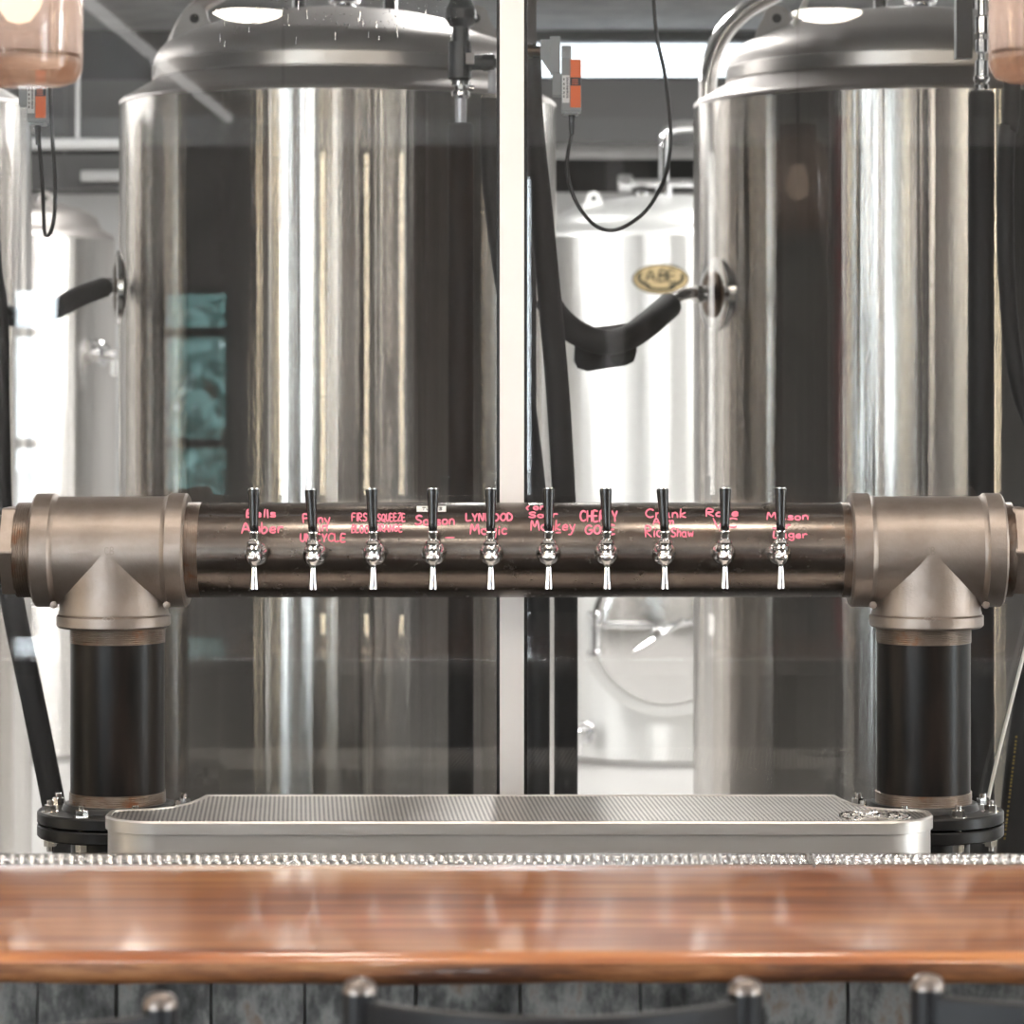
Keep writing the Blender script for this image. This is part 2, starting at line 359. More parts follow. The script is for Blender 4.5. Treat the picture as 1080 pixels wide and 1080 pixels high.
def word_strokes(text, x0, x1, ytop, ybase, jit=0.4):
    """strokes in picture pixels, fitted between x0 and x1 with capitals ytop..ybase"""
    h = ybase - ytop; adv = []; x = 0
    for ch in text:
        g = G[ch]; w = max([p[0] for s_ in g for p in s_], default=0.35)
        adv.append((x, w)); x += w + 0.24
    k = (x1 - x0) / (x - 0.24)
    out = []
    for ch, (ox, w) in zip(text, adv):
        jy = rnd.uniform(-jit, jit); sk = rnd.uniform(-0.06, 0.10)
        for s_ in G[ch]:
            out.append([(x0 + (ox + px + sk*py) * k, ybase - py*h + jy) for px, py in s_])
    return out
def densify(s_, n=4):
    P = [Vector((a, b)) for a, b in s_]
    if len(P) < 2: return P
    if len(P) == 2:
        return [P[0].lerp(P[1], i/4) for i in range(5)]
    Q = [2*P[0]-P[1]] + P + [2*P[-1]-P[-2]]; o = []
    for i in range(1, len(Q)-2):
        for k in range(n):
            t = k/n; a, b, c, d = Q[i-1], Q[i], Q[i+1], Q[i+2]
            o.append(0.5*((2*b)+(c-a)*t+(2*a-5*b+4*c-d)*t*t+(3*b-a-3*c+d)*t**3))
    return o + [P[-1]]
def ribbon(mb, stroke, w, f, th=0.0003):
    """flat ink ribbon of width w (pixels) whose points go through f(px,py,lift)->Vector"""
    P = densify(stroke); n = len(P); top = []
    for i, p in enumerate(P):
        t = P[min(i+1, n-1)] - P[max(i-1, 0)]
        if t.length < 1e-6: t = Vector((1, 0))
        t.normalize(); nn = Vector((-t.y, t.x)) * w/2
        if i == 0: p = p - t*w*0.35
        if i == n-1: p = p + t*w*0.35
        kk = 0.6 if i in (0, n-1) else 1.0
        top.append((p + nn*kk, p - nn*kk))
    vs = []
    for a, b in top: vs += [f(a.x, a.y, th), f(b.x, b.y, th), f(a.x, a.y, 0), f(b.x, b.y, 0)]
    fs = []
    for i in range(n-1):
        a = i*4; b = a+4
        fs += [(a, a+1, b+1, b), (a, b, b+2, a+2), (a+1, a+3, b+3, b+1)]
    fs += [(0, 2, 3, 1), ((n-1)*4, (n-1)*4+1, (n-1)*4+3, (n-1)*4+2)]
    mb.add(vs, fs)
def tag_text(o, label): o['label'] = label; return o

# ---------------------------------------------------------------- the setting
def struct(name, mb, m, parent=None):
    o = mb.build(name, m, parent)
    if parent is None: o['kind'] = 'structure'
    return o
YG = 5.64          # glass partition between taproom and brewery
XL, XR = -5.0, 5.0; YB, YE = -6.3, 18.0; HT, HB = 3.2, 3.75
m = MB(); m.box((XL-.2, YB-.2, -.1), (XR+.2, YG, 0)); struct('floor', m, M_FLOORT)
m = MB(); m.box((XL-.2, YG, -.1), (XR+.2, YE+.2, 0)); struct('floor', m, M_FLOORB)
m = MB(); m.box((XL-.2, YB-.2, HT), (XR+.2, YG-.08, HT+.1)); struct('ceiling', m, M_CEILT)
m = MB(); m.box((XL-.2, YG-.08, HB), (XR+.2, YE+.2, HB+.1)); struct('ceiling', m, M_CEILB)

def wall(name, horizontal, pos, th, a0, a1, z1, holes, m_, z0=0.0):
    """wall along X (horizontal) at y=pos or along Y at x=pos, with rectangular openings (a,b,zlo,zhi)"""
    mb = MB()
    def bx(a, b, zl, zh):
        if b - a < 1e-4 or zh - zl < 1e-4: return
        if horizontal: mb.box((a, pos, zl), (b, pos+th, zh))
        else: mb.box((pos, a, zl), (pos+th, b, zh))
    cur = a0
    for (a, b, zl, zh) in sorted(holes):
        bx(cur, a, z0, z1); bx(a, b, z0, zl); bx(a, b, zh, z1); cur = b
    bx(cur, a1, z0, z1)
    return struct(name, mb, m_)
wn = [0]
def window(horizontal, pos, th, a, b, zl, zh, bars=(), vbars=(), fr=0.04, pane=None):
    wn[0] += 1; name = 'window_%d' % wn[0]
    def bx(mb, a_, b_, zl_, zh_, p0, p1):
        if horizontal: mb.box((a_, p0, zl_), (b_, p1, zh_))
        else: mb.box((p0, a_, zl_), (p1, b_, zh_))
    p0, p1 = pos + th*0.25, pos + th*0.75
    mb = MB()
    bx(mb, a, a+fr, zl, zh, p0, p1); bx(mb, b-fr, b, zl, zh, p0, p1)
    bx(mb, a+fr, b-fr, zl, zl+fr, p0, p1); bx(mb, a+fr, b-fr, zh-fr, zh, p0, p1)
    for z in bars: bx(mb, a+fr, b-fr, z-.03, z+.03, p0, p1)
    for q in vbars: bx(mb, q-.03, q+.03, zl+fr, zh-fr, p0, p1)
    o = mb.build(name, M_FRAME); o['kind'] = 'structure'
    pb = MB(); c = pos + th*0.5
    if horizontal: pb.add([(a+.01, c, zl+.01), (b-.01, c, zl+.01), (b-.01, c, zh-.01), (a+.01, c, zh-.01)], [(0,1,2,3)])
    else: pb.add([(c, a+.01, zl+.01), (c, b-.01, zl+.01), (c, b-.01, zh-.01), (c, a+.01, zh-.01)], [(0,1,2,3)])
    pb.build('pane', pane or M_PANE, o)
# taproom rear wall: two sash windows; the wide and slim ones added for tank streaks
WB = [(-4.5, -3.4, .5, 2.6), (-3.1, -2.77, .5, 2.25), (-2.22, -1.80, .5, 2.23), (-.25, -.05, .3, 2.9)]
wall('wall_rear', True, YB-.2, .2, XL-.2, XR+.2, HT, WB, M_REAR)
for q_, br in zip(WB, ((), (1.33, 1.97), (1.33, 1.97), ())): window(True, YB-.2, .2, *q_, bars=br)
WLs = [(-4.6, -3.2, .3, 2.9), (-3.0, -1.0, .3, 2.9)]  # left windows out of view, placed to streak the tanks
wall('wall_left', False, XL-.2, .2, YB, YG, HT, WLs, M_REAR)
for q_ in WLs: window(False, XL-.2, .2, *q_, fr=.025)
WRs = [(-1.9, -.8, .3, 2.9), (-.62, .6, .3, 2.9), (3.8, 4.45, .1, 2.9)]  # unseen right-hand windows, set where the tanks need bright stripes
wall('wall_right', False, XR, .2, YB, YG, HT, WRs, M_WALLT)
for q_ in WRs: window(False, XR, .2, *q_, fr=.025)
# brewery walls
wall('wall_left', False, XL-.2, .2, YG, 9.4, HB, [], M_UPPER)
wall('wall_left', False, XL-.2, .2, 9.4, YE, HB, [], M_WALLB)
wall('wall_right', False, XR, .2, YG, 9.4, HB, [], M_UPPER)
wall('wall_right', False, XR, .2, 9.4, YE, HB, [], M_WALLB)
m = MB(); m.box((XL-.2, YE, 0), (XR+.2, YE+.2, ZZ(203, 18))); struct('wall_far', m, M_WALLB)
cz0, cz1 = ZZ(82, 18), ZZ(42, 18); cx0, cx1 = XX(470, 18), XX(840, 18)
wall('wall_far', True, YE, .2, XL-.2, XR+.2, HB, [(cx0, cx1, cz0, cz1)], M_UPPER, z0=ZZ(203, 18))
window(True, YE, .2, cx0, cx1, cz0, cz1, fr=0.012, pane=M_PANEF)
tn = 0  # unseen wall panels and posts added to stripe the tank reflections
for (sd, a_, w_, m_) in (('r', -4.75, .16, M_FRAME), ('r', -1.55, .14, M_FRAME), ('r', -.9, .5, M_WALLW), ('r', .35, .10, M_WHITE), ('r', .6, .7, M_WALLT), ('r', 1.9, .12, M_WHITE), ('r', 2.4, .9, M_WALLT), ('r', 3.7, .1, M_WHITE),
                         ('L', -5.6, .5, M_FRAME), ('L', -.9, 1.1, M_WALLT), ('L', .6, .5, M_WALLW), ('L', 1.3, .1, M_WHITE), ('L', 2.0, 1.1, M_WALLT), ('L', 4.3, 1.2, M_WALLT),
                         ('R', -5.2, .8, M_WALLT), ('R', -4.1, .1, M_WHITE), ('R', -3.1, .6, M_WALLW), ('R', .9, 1.0, M_WALLT), ('R', 2.5, .9, M_WALLT), ('R', 4.8, .8, M_WALLT)):
    tn += 1; mb = MB()
    if sd == 'r': mb.box((a_, YB, 0), (a_+w_, YB+.05, HT-.17))
    elif sd == 'L': mb.box((XL, a_, 0), (XL+.05, a_+w_, HT))
    else: mb.box((XR-.05, a_, 0), (XR, a_+w_, HT))
    struct('trim_%d' % tn, mb, m_)
# partition: knee wall, header, white mullions
m = MB(); m.box((XL, YG-.03, 0), (XR, YG+.09, .74)); struct('wall_partition', m, M_BEAM)
m = MB(); m.box((XL, YG-.03, 3.0), (XR, YG+.09, HB)); struct('wall_partition', m, M_WALLT)
for cxp in (-2.1, XX(540, YG), 1.98):
    m = MB(); w_ = 0.0222
    m.box((cxp-w_, YG-.028, .74), (cxp+w_, YG+.05, 3.0))
    o = struct('trim_partition', m, M_WHITE)
    g = MB(); g.box((cxp-w_-.006, YG-.012, .74), (cxp-w_+.0005, YG+.05, 3.0)); g.box((cxp+w_-.0005, YG-.012, .74), (cxp+w_+.006, YG+.05, 3.0))
    g.build('gasket', M_BLACK, o)
for i, (a, b) in enumerate(((XL, -2.1), (-2.1, XX(540, YG)), (XX(540, YG), 1.98), (1.98, XR))):
    wn[0] += 1; m = MB()
    m.add([(a+.02, YG, .745), (b-.02, YG, .745), (b-.02, YG, 2.995), (a+.02, YG, 2.995)], [(0,1,2,3)])
    struct('window_%d' % wn[0], m, M_GLASS)
# condensation beads on the brewery side of the glass, high up before the left tank
mb = MB()
for k in range(420):
    px = 200 + 285*rnd.random()**.75; py = -25 + 55*rnd.random()**1.6
    c = W(px, py, YG+.0012); r_ = rnd.uniform(.0006, .0016)
    mb.lathe([(0, -.0012), (r_, -.0011), (r_*.8, r_*.3), (r_*.4, r_*.55), (0, r_*.6)], c, 'Y', 6, True, None, False)
for k in range(26):
    px = 210 + 270*rnd.random(); py = rnd.uniform(0, 45); c = W(px, py, YG+.0015)
    mb.tube([c, c + Vector((rnd.uniform(-.001, .001), 0, -rnd.uniform(.006, .018)))], [.0006, .0011], 6, True, 0)
o = mb.build('water_droplets', M_CHROME); tag(o, 'condensation droplets on the glass high before the left tank dome', 'droplets', kind='stuff')
# ceiling fixtures of the brewery
def beam(name, px0, px1, py0, py1, Y, th, m_, label, cat):
    mb = MB(); x0, x1 = XX(px0, Y), XX(px1, Y); zt, zb = ZZ(py0, Y), ZZ(py1, Y)
    mb.box((x0, Y, zb), (x1, Y+th, zb+.03)); mb.box((x0, Y, zt-.03), (x1, Y+th, zt)); mb.box((x0, Y+th*.4, zb+.03), (x1, Y+th*.6, zt-.03))
    return tag(mb.build(name, m_), label, cat)
mb = MB(); mb.box((XL, 16, ZZ(150, 16)), (XR, 16.18, ZZ(84, 16))); struct('trim_beam', mb, M_BEAM)
mb = MB(); mb.tube([(XX(470, 17), 17, ZZ(159, 17)), (XX(860, 17), 17, ZZ(159, 17))], .047, 20, True, 0)
for xx in (XX(500, 17), XX(830, 17)): mb.box((xx-.01, 16.99, ZZ(159, 17)), (xx+.01, 17.01, HB))
tag(mb.build('air_duct', M_DUCT), 'pale round duct running level below the dark beam, right of the white mullion', 'duct')
mb = MB(); mb.tube([(XL, 15, ZZ(152, 15)), (XX(135, 15), 15, ZZ(152, 15))], .03, 16, True, 0)
mb.box((XX(80,15), 14.99, ZZ(150,15)), (XX(84,15), 15.01, HB))
tag(mb.build('overhead_pipe', M_DUCT), 'pale overhead pipe above the far tank on the left, ending by the tall tank', 'pipe')
mb = MB(); mb.box((XX(-60, 15.5), 15.5, ZZ(200, 15.5)), (XX(140, 15.5), 15.9, ZZ(163, 15.5)))
mb.box((XX(60, 15.5), 15.68, ZZ(163, 15.5)), (XX(63, 15.5), 15.7, HB))
t = mb.build('cable_tray', M_BEAM); tag(t, 'dark overhead tray under the pale pipe, left of the tall left tank', 'tray')
mb = MB(); mb.cyl(.03, -.12, .12, (XX(107, 15.3), 15.42, ZZ(184, 15.3)), 'X', 20, .004); mb.build('spool_valve', M_DUCT, t)

# linear lights added above the frame to brighten the brewery
def fill_linear_light(x, y, ln, first=None, label=''):
    z = HB - .28
    e = empty('fill_linear_light', (x, y, z), label, 'ceiling light', 'added linear lights over the tanks')
    a = MB(); a.box((x-.10, y-ln/2, z+.02), (x+.10, y+ln/2, z+.07)); a.build('housing', M_WHITE, e)
    a = MB(); a.box((x-.085, y-ln/2+.02, z), (x+.085, y+ln/2-.02, z+.02)); a.build('diffuser', M_TUBE, e)
    for s in (-1, 1):
        a = MB(); a.tube([(x, y+s*ln*.4, z+.07), (x, y+s*ln*.4, HB)], .004, 8, True, 0); a.build('hanger', M_STEEL, e)
for (x, y) in ((-3.4, 10.6), (-.1, 10.2), (3.2, 10.6), (-1.5, 12.6), (1.35, 12.6), (3.6, 12.6)):
    fill_linear_light(x, y, 2.4, label='long white linear light added under the brewery ceiling to brighten it')

# ---------------------------------------------------------------- taproom ceiling discs (their reflections show in the glass)
def disc_light(x, y, label, em=None):
    e = empty('disc_light', (x, y, HT), label, 'ceiling light', 'round ceiling lights of the taproom')
    a = MB(); a.lathe([(0, -.02), (.16, -.02), (.175, -.012), (.175, 0), (0, 0)], (x, y, HT)); a.build('housing', M_BLACK, e)
    a = MB(); a.lathe([(0, -.055), (.05, -.053), (.09, -.045), (.125, -.030), (.14, -.0205), (0, -.0205)], (x, y, HT)); a.build('diffuser', em or M_DISC, e)
Yv = (HT - .03 - EZ) * F / (VY - 16); Yr = 2*YG - Yv
for px in (262, 872, -350, 1480):
    disc_light(XX(px, Yv), Yr, 'round white ceiling light mirrored in the glass over the tanks')
def streak_lamp(side, c, w_, label, z0=.45, z1=2.95, em=None):  # lamps added to the walls to draw streaks on the tanks
    mb = MB(); gl = MB(); d = .03; q = .004
    if side == 'rear':
        mb.box((c-w_/2-q, YB+.051, z0), (c+w_/2+q, YB+.051+d, z1)); gl.box((c-w_/2, YB+.051+d, z0+.01), (c+w_/2, YB+.055+d, z1-.01)); o = (c, YB+.051, z0)
    elif side == 'left':
        mb.box((XL+.051, c-w_/2-q, z0), (XL+.051+d, c+w_/2+q, z1)); gl.box((XL+.051+d, c-w_/2, z0+.01), (XL+.055+d, c+w_/2, z1-.01)); o = (XL+.051, c, z0)
    else:
        mb.box((XR-.051-d, c-w_/2-q, z0), (XR-.051, c+w_/2+q, z1)); gl.box((XR-.055-d, c-w_/2, z0+.01), (XR-.051-d, c+w_/2, z1-.01)); o = (XR-.051, c, z0)
    e = empty('wall_streak_lamp', o, label, 'wall lamp', 'slim upright wall lamps added to the taproom for mirrored streaks')
    mb.build('housing', M_BLACK, e); gl.build('diffuser', em, e)
M_STRIPW = emis('warm_strip', (1.0, .84, .60), 22.0); M_STRIPC = emis('cool_strip', (1.0, .97, .92), 11.0)
for c, w_, wm in ((-1.505, .012, 1), (-1.27, .011, 1), (-1.02, .011, 1), (-.82, .009, 1), (.95, .02, 0)):
    streak_lamp('rear', c, w_, 'slim upright lamp put on the rear taproom wall to mirror as a thin bright line', .23, 3.0, M_STRIPW if wm else M_STRIPC)
for c, w_, wm in ((.3, .05, 1), (1.45, .12, 0), (2.9, .05, 1), (4.15, .10, 1), (5.1, .05, 0)):
    streak_lamp('left', c, w_, 'slim upright lamp added on the left taproom wall to streak the tanks', em=M_STRIPW if wm else M_STRIPC)
for c, w_, wm in ((-4.7, .10, 0), (-3.6, .05, 1), (1.4, .05, 0), (2.3, .11, 1), (3.45, .05, 1), (5.15, .09, 1)):
    streak_lamp('right', c, w_, 'slim upright lamp added on the right taproom wall to streak the tanks', em=M_STRIPW if wm else M_STRIPC)
for xx in (-2.35, -1.3, -.42, .42, 1.25, 2.3):
    disc_light(xx, 4.45, 'round white ceiling light right above the tap tower', M_DISC2)
for xx in (-3.6, -1.9, -.35, 1.5, 3.2):  # row added out of view for its streaks on the tanks
    disc_light(xx, 1.9, 'round white ceiling light added out of view to streak the tanks')
mb = MB()
p0 = XX(96, 12.1), 2*YG-12.1; p1 = XX(206, 17.4), 2*YG-17.4
mb.box((p0[0]-.018, p1[1], HT-.04), (p0[0]+.018, p0[1]+.4, HT-.004))  # ceiling cable channel made to glow so its mirrored bar shows
o = mb.build('glowing_channel', emis('channel_glow', (1.0, .98, .95), 3.0)); tag(o, 'narrow cable channel along the taproom ceiling, given a glow, mirrored as a slanting pale bar', 'ceiling light')
mb = MB(); mb.tube([(1.7, YB+.06, 0), (1.7, YB+.06, HT)], .04, 12, True, 0)  # unseen red pipe added for a red stripe in the tanks
tag(mb.build('red_streak_pipe', M_RED), 'red upright pipe added against the rear taproom wall for a red streak', 'pipe')
mb = MB(); mb.box((XL, YB+.001, HT-.16), (XR, YB+.05, HT)); struct('trim_cornice', mb, mat('pale_trim', (.8,.78,.76), .5))

# ---------------------------------------------------------------- outside, behind the camera (seen only mirrored)
m = MB(); m.box((-40, -50, -.3), (40, YB-.2, -.12)); o = m.build('ground', M_GROUND); o['kind'] = 'structure'
def tree(x, y, h, label):
    e = empty('tree', (x, y, -.12), label, 'tree', 'trees outside behind the taproom')
    a = MB(); a.tube([(x, y, -.12), (x+.1, y, h*.4), (x, y+.1, h*.7)], [.16, .12, .06], 10); a.build('trunk', M_BARK, e)
    a = MB()
    for k in range(2600):
        u = rnd.uniform(0, 2*math.pi); rr = (rnd.random()**.4) * h*.36; zz = h*.62 + rnd.uniform(-1, 1)*h*.34
        c = Vector((x + rr*math.cos(u), y + rr*math.sin(u), zz)); s_ = rnd.uniform(.05, .11)
        q = [Vector((rnd.uniform(-1, 1), rnd.uniform(-1, 1), rnd.uniform(-1, 1)))*s_ for _ in range(4)]
        a.add([c+w_ for w_ in q], [(0,1,2),(0,2,3),(0,3,1),(1,3,2)])
    a.build('foliage', M_LEAF, e)
tree(-2.62, -12.0, 2.7, 'leafy tree mirrored in the glass through the rear window')
tree(-2.95, -15.5, 3.3, 'taller leafy tree standing further off outside the rear window')

# ---------------------------------------------------------------- front bar
BZ = 1.046
mb = MB()
YF, YK = 3.49, 4.10
# top slab with a softly rounded front arris
pts = [(YK, BZ), (YF+.020, BZ)] + [(YF+.020-.020*math.sin(R(k*15)), BZ-.012+.012*math.cos(R(k*15))) for k in range(1, 7)]
bar = empty('countertop', (0, 3.8, BZ-.036), 'long varnished red-brown wooden bar top with a darker front edge', 'counter')
n = 60; vs = []; fs = []
for i in range(n+1):
    x = -2.6 + 5.2*i/n
    for (y, z) in pts: vs.append((x, y, z))
k = len(pts)
for i in range(n):
    for j in range(k-1): fs.append((i*k+j, i*k+j+1, (i+1)*k+j+1, (i+1)*k+j))
mb.add(vs, fs, True)
mb.add([(-2.6,YK,BZ),(2.6,YK,BZ),(2.6,YK,BZ-.036),(-2.6,YK,BZ-.036)], [(0,1,2,3)])
mb.build('board', M_BAR, bar)
mb = MB(); vs = []; fs = []
ed = []
for i in range(161):
    x = -2.6 + 5.2*i/160
    wob = .0016*math.sin(x*7.1) + .0012*math.sin(x*17+1) + .0008*math.sin(x*41)
    row_ = [(YF+.0001, BZ-.012), (YF-.001+wob, BZ-.018), (YF-.0015+wob, BZ-.026), (YF+.001+wob, BZ-.032), (YF+.006+wob, BZ-.036+wob*.5), (YK, BZ-.036)]
    for (y, z) in row_: vs.append((x, y, z))
k = 6
for i in range(160):
    for j in range(k-1): fs.append((i*k+j, i*k+j+1, (i+1)*k+j+1, (i+1)*k+j))
mb.add(vs, fs, True); mb.build('front_edge', M_EDGE, bar)
# planked front of the bar
for side in (0,):
    mb = MB(); x = -2.5
    while x < 2.5:
        w_ = rnd.uniform(.09, .15); d = rnd.uniform(0, .012)
        mb.box((x, 3.76-d, 0.0), (min(x+w_, 2.5)-.004, 3.80, BZ-.037)); x += w_
    bc = MB(); bc.box((-2.5, 3.801, 0.0), (2.5, 4.05, BZ-.037))
    bc_ = tag(mb.build('bar_cabinet', M_PLANK), 'grey weathered plank front below the wooden bar top', 'bar front'); bc.build('carcass', mat('service_side_steel', (.33, .315, .305), .5, .5), bc_)
# metal drip rail along the back edge of the bar: two lengths that meet right of the middle
def rail(x0, x1, label):
    e = empty('drip_rail', ((x0+x1)/2, 4.15, BZ-.03), label, 'drip rail')
    a = MB(); a.box((x0, 4.101, BZ-.03), (x1, 4.205, BZ-.004)); a.box((x0, 4.101, BZ-.004), (x1, 4.112, BZ+.004)); a.box((x0, 4.196, BZ-.004), (x1, 4.205, BZ+.003))
    a.build('channel', M_STEEL, e)
    a = MB(); a.box((x0+.002, 4.1125, BZ-.0045), (x1-.002, 4.1955, BZ-.0032)); a.build('channel_floor', M_DARKBRASS, e)
    a = MB(); x = x0+.008
    while x < x1-.006:      # embossed slanting ribs of the strip
        for (y_, dx, kx, ky, sl) in ((4.139, 0, .9, 1.25, .35), (4.180, .003, .95, .5, 0)):
            o_ = Vector((x+dx, y_, BZ-.0034)); n_ = 8; vs = []
            for (s_, h) in ((1, 0), (.75, .004), (.3, .0062)):
                for q in range(n_):
                    t = 2*math.pi*q/n_; u = .0055*kx*s_*math.cos(t); w2 = .013*ky*s_*math.sin(t)
                    vs.append(o_ + Vector((u + w2*sl, w2, h*1.25)))
            fs = [(j*n_+q, j*n_+(q+1) % n_, (j+1)*n_+(q+1) % n_, (j+1)*n_+q) for j in range(2) for q in range(n_)] + [tuple(range(16, 24))]
            a.add(vs, fs, True)
        x += .0133
    a.build('embossed_ribs', M_CHROME, e)
rail(-2.4, XX(855, 4.15)-.001, 'bright ribbed metal rail behind the bar top, the long left-hand length')
rail(XX(855, 4.15)+.002, 2.4, 'bright ribbed metal rail behind the bar top, the length right of its seam')

# ---------------------------------------------------------------- back counter
mb = MB(); mb.box((-2.4, 5.0, .77), (2.2, 5.605, .80)); mb.box((-2.36, 5.04, 0.0), (2.16, 5.60, .77))
tag(mb.build('back_counter', M_COUNTER), 'low steel back counter carrying the tap tower and drip tray', 'counter')

# ---------------------------------------------------------------- tap tower
YC = 5.46; RP = 50*YC/F; SC = YC/F
ZC = ZZ(580, YC)
XCL, XCR = XX(124, YC), XX(974, YC)
tower = empty('tap_tower', ((XCL+XCR)/2, YC, .80), 'iron pipe tap tower, two black columns joined by a dark horizontal pipe with ten taps', 'tap tower')
def xa(px, y=YC): return XX(px, y)
def band(px0, px1, r, bev=.0035):
    return [(0, xa(px0)), (r-bev, xa(px0)), (r, xa(px0)+bev), (r, xa(px1)-bev), (r-bev, xa(px1)), (0, xa(px1))]
def tee(cx, inner_sign):
    mb = MB(); o = (0, YC, ZC)
    rb = 56.5*SC; rbd = 60.0*SC; s = inner_sign
    def P(d0, d1): a, b = cx + d0*SC, cx + d1*SC; return (a, b)
    mb.lathe([(rb*.8, cx-72*SC), (rb, cx-72*SC+.002), (rb, cx+70*SC), (rb*.8, cx+70*SC+.002)], o, 'X', 96)
    # rolled end bands with fillets
    for (a, b) in ((-82, -60), (58, 79)):
        x0, x1 = P(a, b); fi = .006
        if a < 0: pr = [(RP*.98, x0), (rbd-.004, x0), (rbd, x0+.004), (rbd, x1-.003), (rbd-.003, x1), (rb+.002, x1+.001), (rb, x1+fi)]
        else: pr = [(rb, x0-fi), (rb+.002, x0-.001), (rbd-.003, x0), (rbd, x0+.003), (rbd, x1-.004), (rbd-.004, x1), (RP*.98, x1)]
        mb.lathe(pr, o, 'X', 96)
    # branch: same bore, widening a little to the collar, with the V-shaped saddle where the two barrels meet
    zb = ZZ(647, YC); zc = ZZ(661, YC)
    r0 = rb + .0004
    mb.lathe([(r0, ZC), (r0, ZC-.065), (r0+.0003, zb+.008), (r0+.002, zb+.002), (rbd-.004, zb), (rbd, zb-.003), (rbd, zc+.004), (rbd-.004, zc), (RP*.98, zc)], (cx, YC, 0), 'Z', 96)
    # gate nubs at the two inner corners
    for q in (-1, 1):
        mb.lathe([(0, -.004), (.006, -.003), (.007, 0), (.006, .003), (0, .004)], (cx+q*59*SC, YC-.045, ZZ(636, YC)), 'Y', 14)
    return mb.build('tee_fitting', M_CAST, tower, (cx, YC, ZC))
teeL = tee(XX(120, YC), 1); teeR = tee(XX(977, YC), -1)
def on_cyl(r, y0=YC, z0=ZC):
    def f(px, py, lift):
        Y = y0 - r
        for _ in range(4):
            z = ZZ(py, Y) - z0; z = max(-r*.999, min(r*.999, z)); Y = y0 - math.sqrt(max(0, r*r - z*z))
        x = XX(px, Y); nrm = Vector((0, Y-y0, z)).normalized()
        return Vector((x, y0, z0)) + nrm*(r+lift)
    return f
ft = on_cyl(56.5*SC)
for t_, cxp, mk in ((teeL, 115, 'CB'), (teeR, 981, 'CB')):
    mb = MB()
    for s_ in word_strokes(mk, cxp-4.5, cxp+4.5, 577.5, 585, 0): ribbon(mb, s_, 1.3, ft, .0009)
    mb.build('cast_mark', M_CAST, t_)
    mb = MB(); zc = ZZ(654, YC)
    def fcol(px, py, lift, X0=(XCL if cxp < 500 else XCR)):
        r = 60*SC + lift; dx = XX(px, YC-60*SC) - X0
        return Vector((X0+dx, YC - math.sqrt(max(1e-6, r*r-dx*dx)), ZZ(py, YC-60*SC)))
    for s_ in word_strokes('<O>', cxp-7, cxp+6, 651, 655.5, 0): ribbon(mb, s_, 1.1, fcol, .0009)
    mb.build('cast_mark', M_CAST, t_)
# horizontal pipe and its cut threads
def threads(a, b, r, n, o, axis, up=.0013):
    pr = [(r*.9, a), (r, a)]; st = (b-a)/n
    for i in range(n): pr += [(r-up, a+st*(i+.15)), (r-up, a+st*(i+.35)), (r+.0004, a+st*(i+.6)), (r+.0004, a+st*(i+.85))]
    return pr + [(r, b), (r*.9, b)]
mb = MB(); mb.lathe([(RP, xa(212)), (RP, xa(887))], (0, YC, ZC), 'X', 128)
drum = mb.build('horizontal_pipe', M_DRUM, tower, (0, YC, ZC))
for (a, b) in ((198, 213), (886, 900)):
    mb = MB(); mb.lathe(threads(xa(a), xa(b), RP+.0004, 9, 0, 0, .0007), (0, YC, ZC), 'X', 96, sharp=False); mb.build('pipe_thread', M_THREAD, tower)
# outer ends: nipple, hex bushing and stub
for (n0, n1, h0, h1, s0, s1) in ((20, 39, 7, 21, -9, 8), (1056, 1066, 1064, 1079, 1078, 1100)):
    mb = MB(); mb.lathe(threads(xa(n0), xa(n1), RP*1.0, 8, 0, 0), (0, YC, ZC), 'X', 96, sharp=False); mb.build('threaded_nipple', M_THREAD, tower)
    mb = MB(); hx = 52*SC
    poly = [(hx*math.cos(R(60*k+30+30)), hx*math.sin(R(60*k+30+30))) for k in range(6)]
    mb.plate(poly, (0,1,0), (0,0,1), (1,0,0), (xa(h0), YC, ZC), xa(h1)-xa(h0)); mb.build('hex_bushing', M_CAST, tower, bevel=.003)
    mb = MB(); mb.cyl(37*SC, min(xa(s0), xa(s1)), max(xa(s0), xa(s1)), (0, YC, ZC), 'X', 64, .002); mb.build('end_plug', M_FLANGE, tower)
